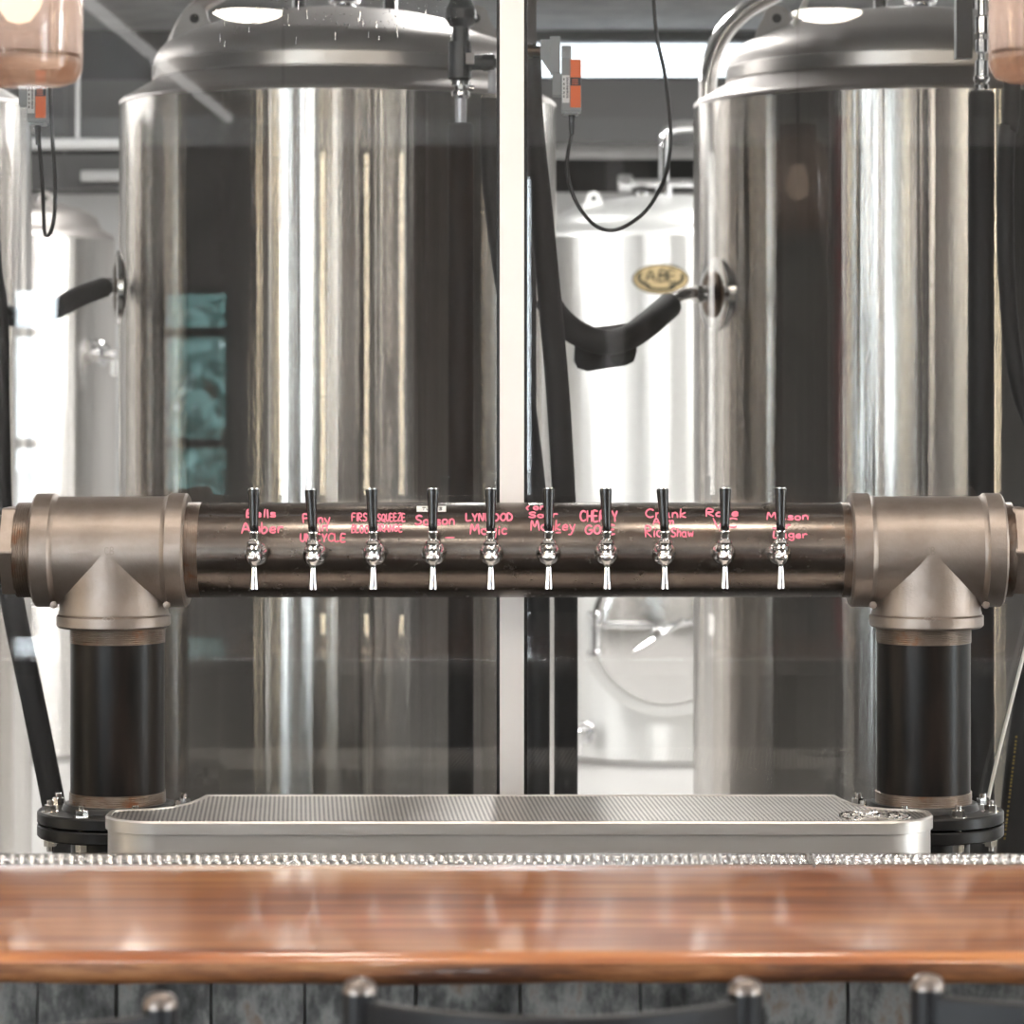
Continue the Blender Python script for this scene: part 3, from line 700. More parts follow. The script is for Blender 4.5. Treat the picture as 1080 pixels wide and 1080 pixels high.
# columns
zt0, zt1, zb0, zb1 = ZZ(660, YC), ZZ(677, YC), ZZ(834, YC), ZZ(851, YC)
ZF = .935
for cx in (XCL, XCR):
    mb = MB(); mb.lathe(threads(zt1, zt0, RP*1.0, 8, 0, 0), (cx, YC, 0), 'Z', 96, sharp=False); mb.build('pipe_thread', M_THREAD, tower)
    mb = MB(); mb.lathe([(RP*.985, zb0), (RP*.985, zt1)], (cx, YC, 0), 'Z', 96); mb.build('column_pipe', M_COLUMN, tower, (cx, YC, zb0))
    mb = MB(); mb.lathe(threads(zb1-.004, zb0, RP*1.01, 9, 0, 0), (cx, YC, 0), 'Z', 96, sharp=False); mb.build('pipe_thread', M_THREAD, tower)
    rf_ = 84*SC
    mb = MB(); mb.lathe([(RP*.95, ZF+.012), (RP+.008, ZF+.012), (RP+.012, ZF+.008), (RP+.014, ZF+.001), (rf_-.003, ZF), (rf_, ZF-.003), (rf_, ZF-.019), (rf_-.002, ZF-.0205), (rf_-.012, ZF-.021)], (cx, YC, 0), 'Z', 96)
    mb.build('upper_flange', M_FLANGE, tower)
    mb = MB(); mb.lathe([(rf_-.012, ZF-.0235), (rf_-.002, ZF-.024), (rf_, ZF-.026), (rf_, ZF-.043), (rf_-.003, ZF-.046), (.082, ZF-.046), (.082, .80), (0, .80)], (cx, YC, 0), 'Z', 96)
    mb.build('lower_flange', M_FLANGE, tower)
    for kk in range(8):
        t = R(22.5 + 45*kk); bx, by = cx + (rf_-.02)*math.cos(t), YC + (rf_-.02)*math.sin(t)
        mb = MB()
        hexp = [(bx + .0115*math.cos(R(60*q+10*kk)), by + .0115*math.sin(R(60*q+10*kk))) for q in range(6)]
        mb.prism(hexp, ZF+.0015, ZF+.0125); mb.cyl(.0155, ZF, ZF+.0016, (bx, by, 0), 'Z', 20)
        mb.cyl(.0062, ZF-.070, ZF+.021, (bx, by, 0), 'Z', 14, .001)
        hexq = [(bx + .0115*math.cos(R(60*q+25)), by + .0115*math.sin(R(60*q+25))) for q in range(6)]
        mb.prism(hexq, ZF-.060, ZF-.0465)
        mb.build('bolt', M_STEEL, tower)

# ---- taps
YT = 5.305
zh = lambda py: ZZ(py, YT)
tap_px = [(268, 516, -1), (330, 518, -3.5), (393.5, 516, -2.5), (456.5, 515, 0), (517.5, 515.5, 0), (578.5, 514, 0), (640, 514, -1.5), (701, 514.5, -3), (764.5, 512.5, 1), (823.5, 512.5, 0)]
names = ['leftmost tap, black handle, pink writing Bells Amber behind it', 'second tap from the left, handle tilted, over the word Unicycle',
         'third tap from the left, black handle between the two-line writing', 'tap below the small white sticker',
         'tap beside the white mullion on its left, fifth along', 'tap right of the white mullion, over the word Monkey',
         'tap over the words Cherry Gose', 'tap over the words Crank Arm Rick Shaw', 'ninth tap, over the word Rose',
         'rightmost tap, over the words Mason Jar Lager']
def make_tap(first=True):
    o = Vector((0, YT, zh(586)))
    a = MB()  # faucet body: bonnet, barrel, ball front and shank
    z = lambda py: zh(py)
    a.lathe([(0, z(560.5)), (.0098, z(560.5)), (.0098, z(561.5)), (.0082, z(563)), (.0072, z(569)), (.0085, z(569.5)), (.0118, z(571)), (.0130, z(573)), (.0118, z(575)), (.0090, z(575.8)),
             (.0125, z(576.5)), (.0145, z(578.5)), (.0135, z(581.5)), (.0100, z(583)), (.0095, z(584))], (0, YT, 0), 'Z', 32)
    a.lathe([(0, z(581)), (.008, z(581.8)), (.0118, z(584)), (.0138, z(587)), (.0132, z(590)), (.0105, z(593)), (.0065, z(595)), (.0052, z(597)), (.0050, z(600))], (0, YT, 0), 'Z', 32)
    body = a.build('faucet', M_CHROME, None, o)
    a = MB()
    a.lathe([(.0050, z(596)), (.0052, z(602)), (.0060, z(610)), (.0074, z(618.5)), (.0078, z(621.3)), (.0066, z(621.3)), (.0052, z(615))], (0, YT, 0), 'Z', 28, rot=Matrix.Rotation(R(0), 3, 'X'))
    sp_ = a.build('spout', M_CHROME, body, o)
    a = MB()  # shank and the round collar against the pipe
    a.cyl(.0095, 0, YC-RP-YT+.006, (0, YT, z(583)), 'Y', 24)
    rr = .0212
    a.lathe([(.0095, .028), (.0125, .027), (rr-.002, .037), (rr, .043), (rr, .0475), (rr-.0035, .049), (.010, .050)], (0, YT, z(585.5)), 'Y', 36)
    a.lathe([(.0095, .052), (.014, .052), (.0155, .056), (.0155, YC-RP-YT+.004)], (0, YT, z(584)), 'Y', 30)
    a.build('shank', M_CHROME, body, o)
    a = MB()
    a.lathe([(0, z(516)), (.0096, z(516)), (.0104, z(516.6)), (.0106, z(518.5)), (.0101, z(522)), (.0088, z(538)), (.0078, z(552)), (.0076, z(559)), (.0062, z(560.4)), (0, z(560.4))], (0, YT, 0), 'Z', 28)
    h = a.build('tap_handle', M_BLACK, body, Vector((0, YT, z(560.4))))
    a = MB(); a.cyl(.0088, z(516), z(515.2), (0, YT, 0), 'Z', 20)
    hc = a.build('handle_cap', M_STEEL, body, Vector((0, YT, z(560.4))))
    return body
tap0 = make_tap()
for i, (px, pyt, tilt) in enumerate(tap_px):
    b = tap0 if i == 0 else copy_tree(tap0)
    b.parent = tower; b.location = Vector((XX(px, YT), YT, zh(586) + (516-pyt)*.25*YT/F)) - tower.location
    for ch in [x for x in bpy.data.objects if x.parent == b]:
        if ch.name.startswith(('tap_handle', 'handle_cap')): ch.rotation_euler = (R(-3), R(tilt), 0)
    b['label'] = names[i]

# ---- marker writing on the pipe
fd = on_cyl(RP)
def writing(words_, w_=1.9, label=None):
    mb = MB()
    for (t, x0, x1, y0, y1) in words_:
        for s_ in word_strokes(t, x0, x1, y0, y1): ribbon(mb, s_, w_, fd, .0004)
    o = mb.build('marker_writing', M_PINK, tower)
    if label: o['label'] = label
    return o
writing([('Bells', 260, 290, 538, 545.5), ('Amber', 255, 298, 551.5, 562)], 2.0, 'pink marker writing Bells Amber')
writing([('Pony', 320, 348, 542.5, 551), ('in', 336, 345, 550, 560), ('UNiCYCLE', 317, 364, 563, 571)], 1.8, 'pink marker writing Pony in Unicycle')
writing([('FIRST', 371, 392, 541.5, 549.5), ('SQUEEZE', 398, 427, 542, 549.5), ('BLOOD', 371, 393, 554, 562), ('ORANGE', 396, 424, 553.5, 560.5)], 1.5, 'pink marker writing First Squeeze Blood Orange')
writing([('Saison', 438, 479, 544, 553.5)], 1.9, 'pink marker writing Saison')
writing([('-', 470, 479, 565, 569)], 1.6, 'short pink marker dash')
writing([('LYNWOOD', 492, 540, 542, 549.5), ('Magic', 496, 534, 553.5, 563.5)], 1.9, 'pink marker writing Lynwood Magic')
writing([('(', 555, 557, 534, 538), ('or', 563, 574, 532, 537.5), ('Sour', 558, 588, 540, 545.5), ('Monkey', 560, 606, 549, 559), ('-', 586, 591, 559.5, 564)], 1.8, 'pink marker writing Sour Monkey')
writing([('CHERRY', 612, 651, 539, 549.5), ('GOSE', 617, 648, 554.5, 563.5)], 2.0, 'pink marker writing Cherry Gose')
writing([('Crank', 681, 723, 537, 545.5), ('Arm', 689, 710, 547, 553), ('Ric', 681, 697, 555, 566), ('Shaw', 708, 731, 557, 566)], 1.7, 'pink marker writing Crank Arm Rick Shaw')
writing([('Rose', 745, 778, 537, 544.5), ('VC', 752, 777, 547, 556.5)], 1.8, 'pink marker writing Rose')
writing([('Mason', 809, 852, 541, 548), ('Jar', 815, 833, 551, 557), ('Lager', 816, 851, 560, 567)], 1.8, 'pink marker writing Mason Jar Lager')
# small white sticker above the fourth tap
mb = MB()
nx = 10; vs = []; fs = []
for i in range(nx+1):
    x = 439.5 + 31*i/nx
    for y in (534, 537, 540): vs.append(fd(x, y, .0006))
for i in range(nx):
    for j in range(2): fs.append((i*3+j, i*3+j+1, (i+1)*3+j+1, (i+1)*3+j))
mb.add(vs, fs, True); st = mb.build('sticker', M_STICKER, tower); st['label'] = 'small white sticker'
mb = MB()
for s_ in word_strokes('TUNES', 445, 466, 535.6, 538.4, 0): ribbon(mb, s_, .6, fd, .0012)
mb.build('print', M_INK, st)

# ---------------------------------------------------------------- drip tray
ZTR = .960
tray = empty('drip_tray', (XX(549, 5.3), 5.3, .80), 'long stainless drip tray with a perforated grille and rounded ends below the taps', 'drip tray')
xl, xr = XX(110, 5.2), XX(985, 5.2)
def tray_poly(ins):
    L_ = []
    r = .10 - ins; cxl = xl + .10; cxr = xr - .10; y0 = 5.12 + .10
    P_ = []
    for k in range(33): a = R(180 + 90*k/32); P_.append((cxl + r*math.cos(a)*1.0, y0 + r*math.sin(a)))
    for k in range(33): a = R(270 + 90*k/32); P_.append((cxr + r*math.cos(a), y0 + r*math.sin(a)))
    def rightside(c, xe, s):
        q = []
        for k in range(13): a = R(90*k/12); q.append((xe - s*(.035) + s*(.035-ins)*math.cos(a), 5.245 + (.035-ins)*math.sin(a) + .0))
        q.append((xe - s*.07, 5.286-ins)); q.append((xe - s*.105, 5.312-ins*.8))
        q.append((xe - s*(.125+ins*.4), 5.36-ins)); q.append((xe - s*(.135+ins), 5.41)); q.append((xe - s*(.142+ins), 5.462-ins))
        return q
    P_ += rightside(0, xr, 1)
    P_ += rightside(0, xl, -1)[::-1]
    return P_
mb = MB(); P_ = tray_poly(.004)
mb.prism(P_, .80, ZTR-.0235, False); o = mb.build('basin', M_BRUSH, tray)
mb = MB(); P0 = tray_poly(0); P1 = tray_poly(.003)
n = len(P0)
vs = [Vector((x, y, ZTR-.022)) for x, y in P0] + [Vector((x, y, ZTR-.003)) for x, y in P0] + [Vector((x, y, ZTR)) for x, y in P1] + [Vector((x, y, ZTR)) for x, y in tray_poly(.010)] + [Vector((x, y, ZTR-.003)) for x, y in tray_poly(.010)] + [Vector((x, y, ZTR-.022)) for x, y in tray_poly(.010)]
fs = [(j*n+i, j*n+(i+1) % n, (j+1)*n+(i+1) % n, (j+1)*n+i) for j in range(5) for i in range(n)]
mb.add(vs, fs, False); mb.build('rim', M_BRUSH, tray)
mb = MB(); PG = tray_poly(.009); mb.prism(PG, ZTR-.006, ZTR-.0022); mb.build('grille', M_GRILL, tray)
# row of dimples where the grille turns down at the front
mb = MB(); x = xl + .10
while x < xr - .10:
    mb.lathe([(0, .0022), (.0017, .0014), (.0025, -.001)], (x, 5.12+.0135, ZTR-.0016), 'Z', 8, True); x += .0078
mb.build('grille_edge', M_CHROME, tray)
# round rinser plate at the right end
rc = Vector((XX(922, 5.21), 5.205, ZTR-.0022)); mb = MB()
for rr_ in (.060, .043, .026):
    mb.lathe([(rr_-.004, 0), (rr_-.002, .0018), (rr_+.001, .0018), (rr_+.002, 0)], rc, 'Z', 48)
for k in range(12):
    t = R(30*k); mb.box((rc.x+.02, rc.y-.0014, rc.z), (rc.x+.058, rc.y+.0014, rc.z+.0016), Matrix.Rotation(t, 3, 'Z'), rc)
mb.build('rinser_plate', M_STEEL, tray)
mb = MB(); mb.lathe([(.011, 0), (.011, .004), (.006, .006), (.005, .009), (0, .010)], rc, 'Z', 16); mb.build('rinser_nozzle', M_CHROME, tray)

# ---------------------------------------------------------------- pendant jars above the bar
def pendant(x, y, label, zb_off=0.0):
    z0 = ZZ(90, y) + zb_off
    e = empty('pendant_lamp', (x, y, z0), label, 'pendant lamp', 'glass jar pendants over the bar')
    r = 67*y/F
    a = MB()
    a.lathe([(0, z0), (r*.72, z0+.001), (r*.90, z0+.006), (r*.985, z0+.018), (r, z0+.035), (r, z0+.17), (r*.92, z0+.205), (r*.6, z0+.225), (r*.55, z0+.25)], (x, y, 0), 'Z', 64)
    a.lathe([(r*.50, z0+.25), (r*.55, z0+.222), (r*.87, z0+.20), (r*.955, z0+.168), (r*.955, z0+.038), (r*.92, z0+.033), (0, z0+.030)], (x, y, 0), 'Z', 64)
    a.build('glass_jar', M_JAR, e)
    a = MB(); a.lathe([(0, z0+.002), (r*.71, z0+.003), (r*.885, z0+.0075), (r*.965, z0+.018), (r*.975, z0+.027), (0, z0+.028)], (x, y, 0), 'Z', 64); a.build('jar_base', M_JARB, e)
    a = MB(); a.lathe([(r*.93, z0+.0335), (r*.955, z0+.034), (r*.955, z0+.0375), (r*.94, z0+.0375)], (x, y, 0), 'Z', 64); a.build('inner_rim', M_DARKBRASS, e)
    a = MB(); a.lathe([(0, z0+.075), (.014, z0+.079), (.026, z0+.095), (.03, z0+.113), (.026, z0+.132), (.016, z0+.155), (.0135, z0+.17)], (x, y, 0), 'Z', 28); a.build('bulb', M_BULB, e)
    a = MB(); a.cyl(.018, z0+.165, z0+.23, (x, y, 0), 'Z', 24); a.cyl(r*.6, z0+.243, z0+.262, (x, y, 0), 'Z', 32, .003); a.build('socket', M_DARKBRASS, e)
    a = MB(); a.tube([(x, y, z0+.26), (x, y, HT)], .004, 8, True, 0); a.build('cord', M_CABLE, e)
    return e
x1_, x2_ = XX(20, 3.75), XX(1110, 3.75)
pendant(x1_, 3.75, 'clear amber-tinted glass jar pendant hanging top left, warm bulb inside')
pendant(x2_, 3.75, 'glass jar pendant hanging at the top right edge of the view', .004)
for k_, xx in enumerate((2*x1_-x2_, 2*x2_-x1_)):  # two more pendants out of view, added for their reflections
    pendant(xx, 3.75, ('added glass jar pendant further left along the bar', 'added glass jar pendant further right along the bar')[k_])

# ---------------------------------------------------------------- bar stools
def stool(pxl, pxr, ytop, Yp, label, bow=.085, skew=0.0):
    xl_, xr_ = XX(pxl, Yp), XX(pxr, Yp); zt = ZZ(ytop, Yp); xc = (xl_+xr_)/2
    e = empty('bar_stool', (xc, Yp+.22, 0), label, 'bar stool', 'black bar stools along the bar')
    for q, x in enumerate((xl_, xr_)):
        a = MB(); yq = Yp + skew*(q*2-1)
        a.tube([(x, yq, .70), (x, yq, zt-.012)], .0165, 20, True, 0); p_ = a.build('back_post', M_STOOL, e)
        a = MB(); a.lathe([(.0163, zt-.012), (.0155, zt-.006), (.012, zt-.001), (.007, zt+.001), (0, zt+.0015)], (x, yq, 0), 'Z', 24); a.build('post_cap', M_CAP, e)
    a = MB(); n = 16; vs = []; fs = []
    for i in range(n+1):
        t = i/n; x = xl_ + (xr_-xl_)*t; sg = 4*t*(1-t); y = Yp + skew*(2*t-1) - bow*sg
        for (dy, dz) in ((-.009, -.018), (-.009, -.075), (.009, -.075), (.009, -.018)): vs.append((x, y+dy, zt+dz))
    for i in range(n):
        for j in range(4): fs.append((i*4+j, i*4+(j+1) % 4, (i+1)*4+(j+1) % 4, (i+1)*4+j))
    fs += [(0,1,2,3), (n*4+3, n*4+2, n*4+1, n*4)]
    a.add(vs, fs); a.build('back_rail', M_STOOL, e, bevel=.003)
    a = MB(); sx = (xr_-xl_)/2
    poly = []
    for k in range(32):
        t = 2*math.pi*k/32; c, s = math.cos(t), math.sin(t)
        poly.append((xc + (sx+.01)*math.copysign(abs(c)**.6, c), Yp+.20 + .19*math.copysign(abs(s)**.6, s)))
    a.prism(poly, .70, .735); a.build('seat', M_STOOL, e, bevel=.006)
    for (dx, dy) in ((-1, .02), (1, .02), (-1, .36), (1, .36)):
        a = MB(); x = xc + dx*sx*.92; fx = xc + dx*sx*1.12
        a.tube([(x, Yp+dy, .70), (fx, Yp+dy+(-.03 if dy < .1 else .03), 0.0)], .013, 12, True, 0); a.build('leg', M_STOOL, e)
    a = MB(); ps = [(xc-sx*1.05, Yp+.0, .25), (xc+sx*1.05, Yp+.0, .25), (xc+sx*1.05, Yp+.38, .25), (xc-sx*1.05, Yp+.38, .25)]
    for k in range(4): a.tube([ps[k], ps[(k+1) % 4]], .008, 10, True, 0)
    a.build('foot_rest', M_STOOL, e)
stool(379, 786, 1033, 2.90, 'black bar stool in the middle, its curved backrest between two round-capped posts', .085)
stool(-240, 169, 1048, 2.86, 'black bar stool at the left with a pale-edged slanting backrest', .075)
stool(978, 1385, 1029, 2.92, 'black bar stool at the right edge with its left post in view', .055)

# ---------------------------------------------------------------- big tanks
YT0 = 8.6; RT = 230*YT0/F
RT = math.sin(math.atan(230/F)) * YT0
def tank(px, label, main=True):
    cx = XX(px, YT0); o = (cx, YT0, 0)
    e = empty('fermentation_tank', (cx, YT0, 0), label, 'tank', 'large polished steel tanks behind the glass')
    zs = ZZ(93, YT0-RT); zq = ZZ(84, YT0-RT)
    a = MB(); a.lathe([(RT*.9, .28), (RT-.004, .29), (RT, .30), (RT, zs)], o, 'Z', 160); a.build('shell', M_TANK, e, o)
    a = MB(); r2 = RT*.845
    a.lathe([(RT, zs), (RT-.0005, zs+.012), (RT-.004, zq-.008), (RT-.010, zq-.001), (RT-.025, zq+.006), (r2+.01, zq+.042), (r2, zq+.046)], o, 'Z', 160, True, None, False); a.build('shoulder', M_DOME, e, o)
    a = MB(); b0 = zq+.040; hw = r2*1.0
    pr = [(r2, b0), (r2, b0+.045)]
    for k in range(1, 10):
        t = R(90*k/9*.75); pr.append((r2 - .09*(1-math.cos(t)), b0+.045+.085*math.sin(t)))
    rlast, zlast = pr[-1]
    for k in range(1, 9):
        t = k/8; pr.append((rlast*(1-t) + .10*t, zlast + .085*(1-(1-t)**2)))
    pr.append((0, pr[-1][1]))
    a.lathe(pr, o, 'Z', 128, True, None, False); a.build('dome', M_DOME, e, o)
    ztop = pr[-1][1]
    # bright welded rim where the dome meets the shoulder
    a = MB(); rw = RT*.64; zw = b0+.096
    a.lathe([(r2+.001, b0+.010), (r2+.004, b0+.012), (r2+.004, b0+.048), (r2+.001, b0+.050)], o, 'Z', 128); a.build('weld_band', mat('welded_band_steel', (.55,.52,.50), .3, 1.0), e, o)
    for ang in (200, 340):
        a = MB(); t = R(ang); lx, ly = cx + r2*.80*math.cos(t), YT0 + r2*.80*math.sin(t); lz = b0+.10
        pl = [(-.075, -.03), (.075, -.03), (.055, .045)] + [(.038*math.cos(R(k)), .075+.038*math.sin(R(k))) for k in (0, 30, 60, 90, 120, 150, 180)] + [(-.055, .045)]
        a.plate(pl, (1, 0, 0), (0, 0, 1), (0, 1, 0), (lx, ly, lz), .012)
        a.lathe([(.013, -.003), (.022, -.003), (.022, .015), (.013, .015)], (lx, ly, lz+.075), 'Y', 24); 
        l_ = a.build('lifting_lug', M_DOME, e)
        h_ = MB(); h_.cyl(.0135, -.001, .0005, (lx, ly-.001, lz+.075), 'Y', 20); h_.build('lug_hole', M_DARKIN, l_)
    # top fittings
    a = MB(); a.cyl(.03, ztop-.005, ztop+.10, (cx+.02, YT0-.05, 0), 'Z', 24, .003); a.cyl(.045, ztop+.018, ztop+.038, (cx+.02, YT0-.05, 0), 'Z', 24, .003); a.cyl(.045, ztop+.06, ztop+.08, (cx+.02, YT0-.05, 0), 'Z', 24, .003)
    a.cyl(.02, ztop-.01, ztop+.07, (cx-.10, YT0-.12, 0), 'Z', 20, .003); a.cyl(.032, ztop+.03, ztop+.045, (cx-.10, YT0-.12, 0), 'Z', 20, .003)
    a.cyl(.018, -.16, .0, (cx+.15, YT0-.1, ztop+.05), 'X', 20, .003); a.cyl(.02, ztop-.02, ztop+.08, (cx+.15, YT0-.1, 0), 'Z', 20, .003)
    a.build('top_fitting', M_CHROME, e)
    # legs and cone
    a = MB(); a.lathe([(RT*.97, .29), (RT*.9, .25), (.08, .14), (.05, .13), (.05, .08)], o, 'Z', 64); a.build('cone', M_DOME, e)
    for k in range(4):
        t = R(45+90*k); x, y = cx + RT*.82*math.cos(t), YT0 + RT*.82*math.sin(t)
        a = MB(); a.cyl(.035, 0, .29, (x, y, 0), 'Z', 20); a.cyl(.06, 0, .015, (x, y, 0), 'Z', 20); a.build('leg', M_STEEL, e)
    return e, cx, ztop, b0
tL, cxL, zTopL, _ = tank(357, 'large polished steel tank behind the taps, left of the white mullion')
tR, cxR, zTopR, _ = tank(961, 'large polished steel tank behind the taps, right of the gap with the oval badge')
t0_, cx0_, _, _ = tank(-199, 'large steel tank at the left edge, only a bright sliver of its side in view')
def port(e, cx, zc_, ang, name='glycol_port', dish=True):
    t = R(ang); nrm = Vector((math.sin(t), -math.cos(t), 0)); o = Vector((cx, YT0, zc_)) + nrm*RT
    rot = Vector((0,0,1)).rotation_difference(nrm).to_matrix()
    a = MB()
    if dish:
        a.lathe([(.060, .009), (.085, .010), (.100, .006), (.106, -.012)], o, rot=rot, seg=48); a.build('dished_plate', M_STEEL, e)
        a = MB()
    a.lathe([(.0, .014), (.052, .016), (.064, .013), (.066, .004), (.060, -.01)], o, rot=rot, seg=48)
    p_ = a.build(name, M_DARKBRASS, e)
    a = MB(); a.cyl(.016, .0, .075, o, rot=rot, seg=24)
    hexo = [(.026*math.cos(R(60*q)), .026*math.sin(R(60*q))) for q in range(6)]
    for (h0, h1) in ((.018, .036), (.045, .060)):
        base = [o + rot @ Vector((x, y, h0)) for x, y in hexo]; top_ = [o + rot @ Vector((x, y, h1)) for x, y in hexo]
        a.add(base+top_, [(i, (i+1) % 6, 6+(i+1) % 6, 6+i) for i in range(6)] + [(5,4,3,2,1,0), (6,7,8,9,10,11)])
    a.build('pipe_union', M_STEEL, p_)
    return o, nrm
pR, nR = port(tR, cxR, ZZ(311, 8.4), -67)
pL, nL = port(tL, cxL, ZZ(303, 8.5), -80)

# stainless arched pipes rising behind the domes
def pipe_thing(name, pts, r, m_, label, cat, seg=18, group=None):
    a = MB(); a.tube(pts, r, seg); return tag(a.build(name, m_), label, cat, group)
Yp_ = 8.95
pipe_thing('vent_pipe', [W(746, 500, Yp_), W(746, 200, Yp_), W(746, 110, Yp_), W(748, 75, Yp_), W(760, 40, Yp_), W(785, 12, Yp_), W(820, -8, Yp_)], 10*Yp_/F, M_STEEL, 'arched stainless pipe curving up behind the right tank shoulder', 'pipe')
pipe_thing('vent_pipe', [W(176, 300, 9.0), W(172, 110, 9.0), W(176, 75, 9.0), W(188, 40, 9.0), W(205, 12, 9.0), W(240, -12, 9.0)], 9*9.0/F, M_DOME, 'arched grey pipe curving up behind the left tank shoulder', 'pipe')
pipe_thing('white_hose', [W(855, -30, 7.8), W(850, 0, 7.8), W(843, 15, 7.8), W(836, 27, 7.8)], 3.2*7.8/F, M_WCABLE, 'thin white tube end dangling over the right tank dome', 'hose')

# ---------------------------------------------------------------- lines, hoses and valves in front of the tanks
YH = 7.0
def foam_drop(px, ytop, Y, r, label, kind):
    e = empty('insulated_pipe', (XX(px, Y), Y, 0), label, 'insulated pipe')
    x = XX(px, Y)
    a = MB(); zt = ZZ(ytop, Y); a.lathe([(r*.6, zt), (r-.004, zt), (r, zt-.005), (r, 0.02)], (x, Y, 0), 'Z', 32); a.build('foam_sleeve', M_RUBBER, e)
    s = Y/F
    if kind == 'L':
        a = MB()
        a.cyl(9*s, ZZ(45, Y), ZZ(28, Y), (x, Y, 0), 'Z', 24); a.cyl(12.5*s, ZZ(84, Y), ZZ(44, Y), (x-1*s, Y, 0), 'Z', 32, .003)
        a.lathe([(8*s, ZZ(-30, Y)), (12*s, ZZ(2, Y)), (16*s, ZZ(10, Y)), (17*s, ZZ(20, Y)), (12*s, ZZ(28, Y)), (8*s, ZZ(30, Y))], (x, Y, 0), 'Z', 14, False)
        a.cyl(8*s, 0, 24*s, (x+4*s, Y, ZZ(66, Y)), 'X', 20, .002); a.cyl(5*s, ZZ(72, Y), ZZ(62, Y), (x+33*s, Y, 0), 'Z', 16); a.cyl(9*s, 22*s, 36*s, (x, Y, ZZ(66, Y)), 'X', 20, .003)
        a.build('valve_body', M_BLACK, e)
        a = MB(); pl = [(-4.5*s, -6*s), (4.5*s, -6*s), (4.5*s, 6*s), (-4.5*s, 6*s)]
        a.plate(pl, (1,0,0), (0,0,1), (0,1,0), (x+10*s, Y-13*s, ZZ(63, Y)), .004); a.build('valve_tag', mat('tag_grey', (.34,.31,.30), .5), e, bevel=.003)
        a = MB()
        a.lathe([(7*s, ZZ(104, Y)), (10*s, ZZ(101, Y)), (10*s, ZZ(97, Y)), (7*s, ZZ(95, Y)), (7*s, ZZ(91, Y)), (10*s, ZZ(90, Y)), (10.5*s, ZZ(86, Y)), (8*s, ZZ(83, Y))], (x, Y, 0), 'Z', 28)
        a.cyl(3*s, 9*s, 14*s, (x, Y, ZZ(93, Y)), 'X', 12); a.cyl(2.5*s, -14*s, -9*s, (x, Y-2*s, ZZ(93, Y)), 'Y', 12)
        a.build('hose_clamp', M_CHROME, e)
        a = MB(); a.lathe([(6*s, ZZ(133, Y)), (6.5*s, ZZ(104, Y))], (x, Y, 0), 'Z', 24); a.build('clear_tube', M_CLEAR, e)
        a = MB(); pr = []
        for k in range(10): pr += [(3.4*s, ZZ(98-3*k, Y)), (4.4*s, ZZ(97-3*k, Y)), (4.4*s, ZZ(96-3*k, Y))]
        a.lathe(pr, (x+33*s, Y, 0), 'Z', 20, True, None, False); a.build('ribbed_nipple', M_CLEAR, e)
    else:
        a = MB(); a.lathe([(7*s, ZZ(96, Y)), (8*s, ZZ(90, Y)), (6*s, ZZ(88, Y)), (8.5*s, ZZ(84, Y)), (8.5*s, ZZ(82, Y)), (7*s, ZZ(80, Y)), (7*s, ZZ(64, Y)), (4*s, ZZ(63, Y)), (4*s, ZZ(57, Y)), (7*s, ZZ(55, Y)), (7*s, ZZ(42, Y)), (4*s, ZZ(41, Y)), (4*s, ZZ(36, Y)), (7.5*s, ZZ(35, Y)), (7.5*s, ZZ(18, Y)), (4*s, ZZ(16, Y)), (4*s, ZZ(-30, Y))], (x, Y, 0), 'Z', 28)
        a.build('steel_fitting', M_CHROME, e)
        a = MB(); a.cyl(10.5*s, ZZ(97, Y), ZZ(95, Y), (x, Y, 0), 'Z', 28); a.build('sleeve_ring', M_STEEL, e)
        a = MB(); a.box((x-25*s, Y+.02, ZZ(60, Y)), (x-8*s, Y+.06, HB)); a.build('support_post', mat('post_brown', (.05,.042,.04), .5), e)
    return e
foam_drop(486, 130, YH, 13.5*YH/F, 'thick black foam-covered pipe standing before the left tank, valve and clear tube on top', 'L')
foam_drop(1035, 96, YH, 14*YH/F, 'thick black foam-covered pipe standing before the right tank, steel fittings on top', 'R')
Yh = 6.4
pipe_thing('insulated_hose', [W(519, 104, Yh), W(518, 140, Yh), W(521, 200, Yh), W(531, 280, Yh), W(546, 380, Yh), (W(560, 480, Yh)), W(567, 560, Yh), W(568, 660, Yh), W(568, 860, Yh), W(570, 1050, Yh), Vector((-.01, Yh, .012))], 12*Yh/F, M_RUBBER, 'black foam hose slanting down behind the white mullion, nearer to it at the bottom', 'hose')
pipe_thing('insulated_hose', [W(562, 60, 6.6), W(564, 130, 6.6), W(572, 230, 6.6), W(582, 340, 6.6), W(590, 440, 6.6), W(596, 560, 6.6), W(597, 700, 6.6), W(597, 880, 6.6), W(599, 1050, 6.6), Vector((.05, 6.6, .012))], [9*6.6/F, 9.5*6.6/F, 12*6.6/F, 12.5*6.6/F, 12.5*6.6/F] + [12.5*6.6/F]*5, M_RUBBER, 'black foam hose right of the white mullion, reaching from the actuator down to the counter', 'hose')
a = MB(); xx = XX(560, 6.8); a.box((xx-.012, 6.8, 0), (xx+.012, 6.84, HB))
tag(a.build('support_post', mat('post_brown', (.05,.042,.04), .5)), 'thin dark post just right of the white mullion', 'post')
pipe_thing('glycol_hose', [W(-14, -60, 6.3), W(-12, 250, 6.3), W(-4, 330, 6.3), W(-2, 450, 6.3), W(2, 560, 6.3), W(16, 650, 6.3), W(35, 740, 6.3), W(55, 840, 6.3), W(78, 960, 6.3), Vector((-.93, 6.3, .2)), Vector((-.9, 6.3, .012))], 12.5*6.3/F, M_RUBBER, 'black hose slanting down behind the left column base', 'hose')
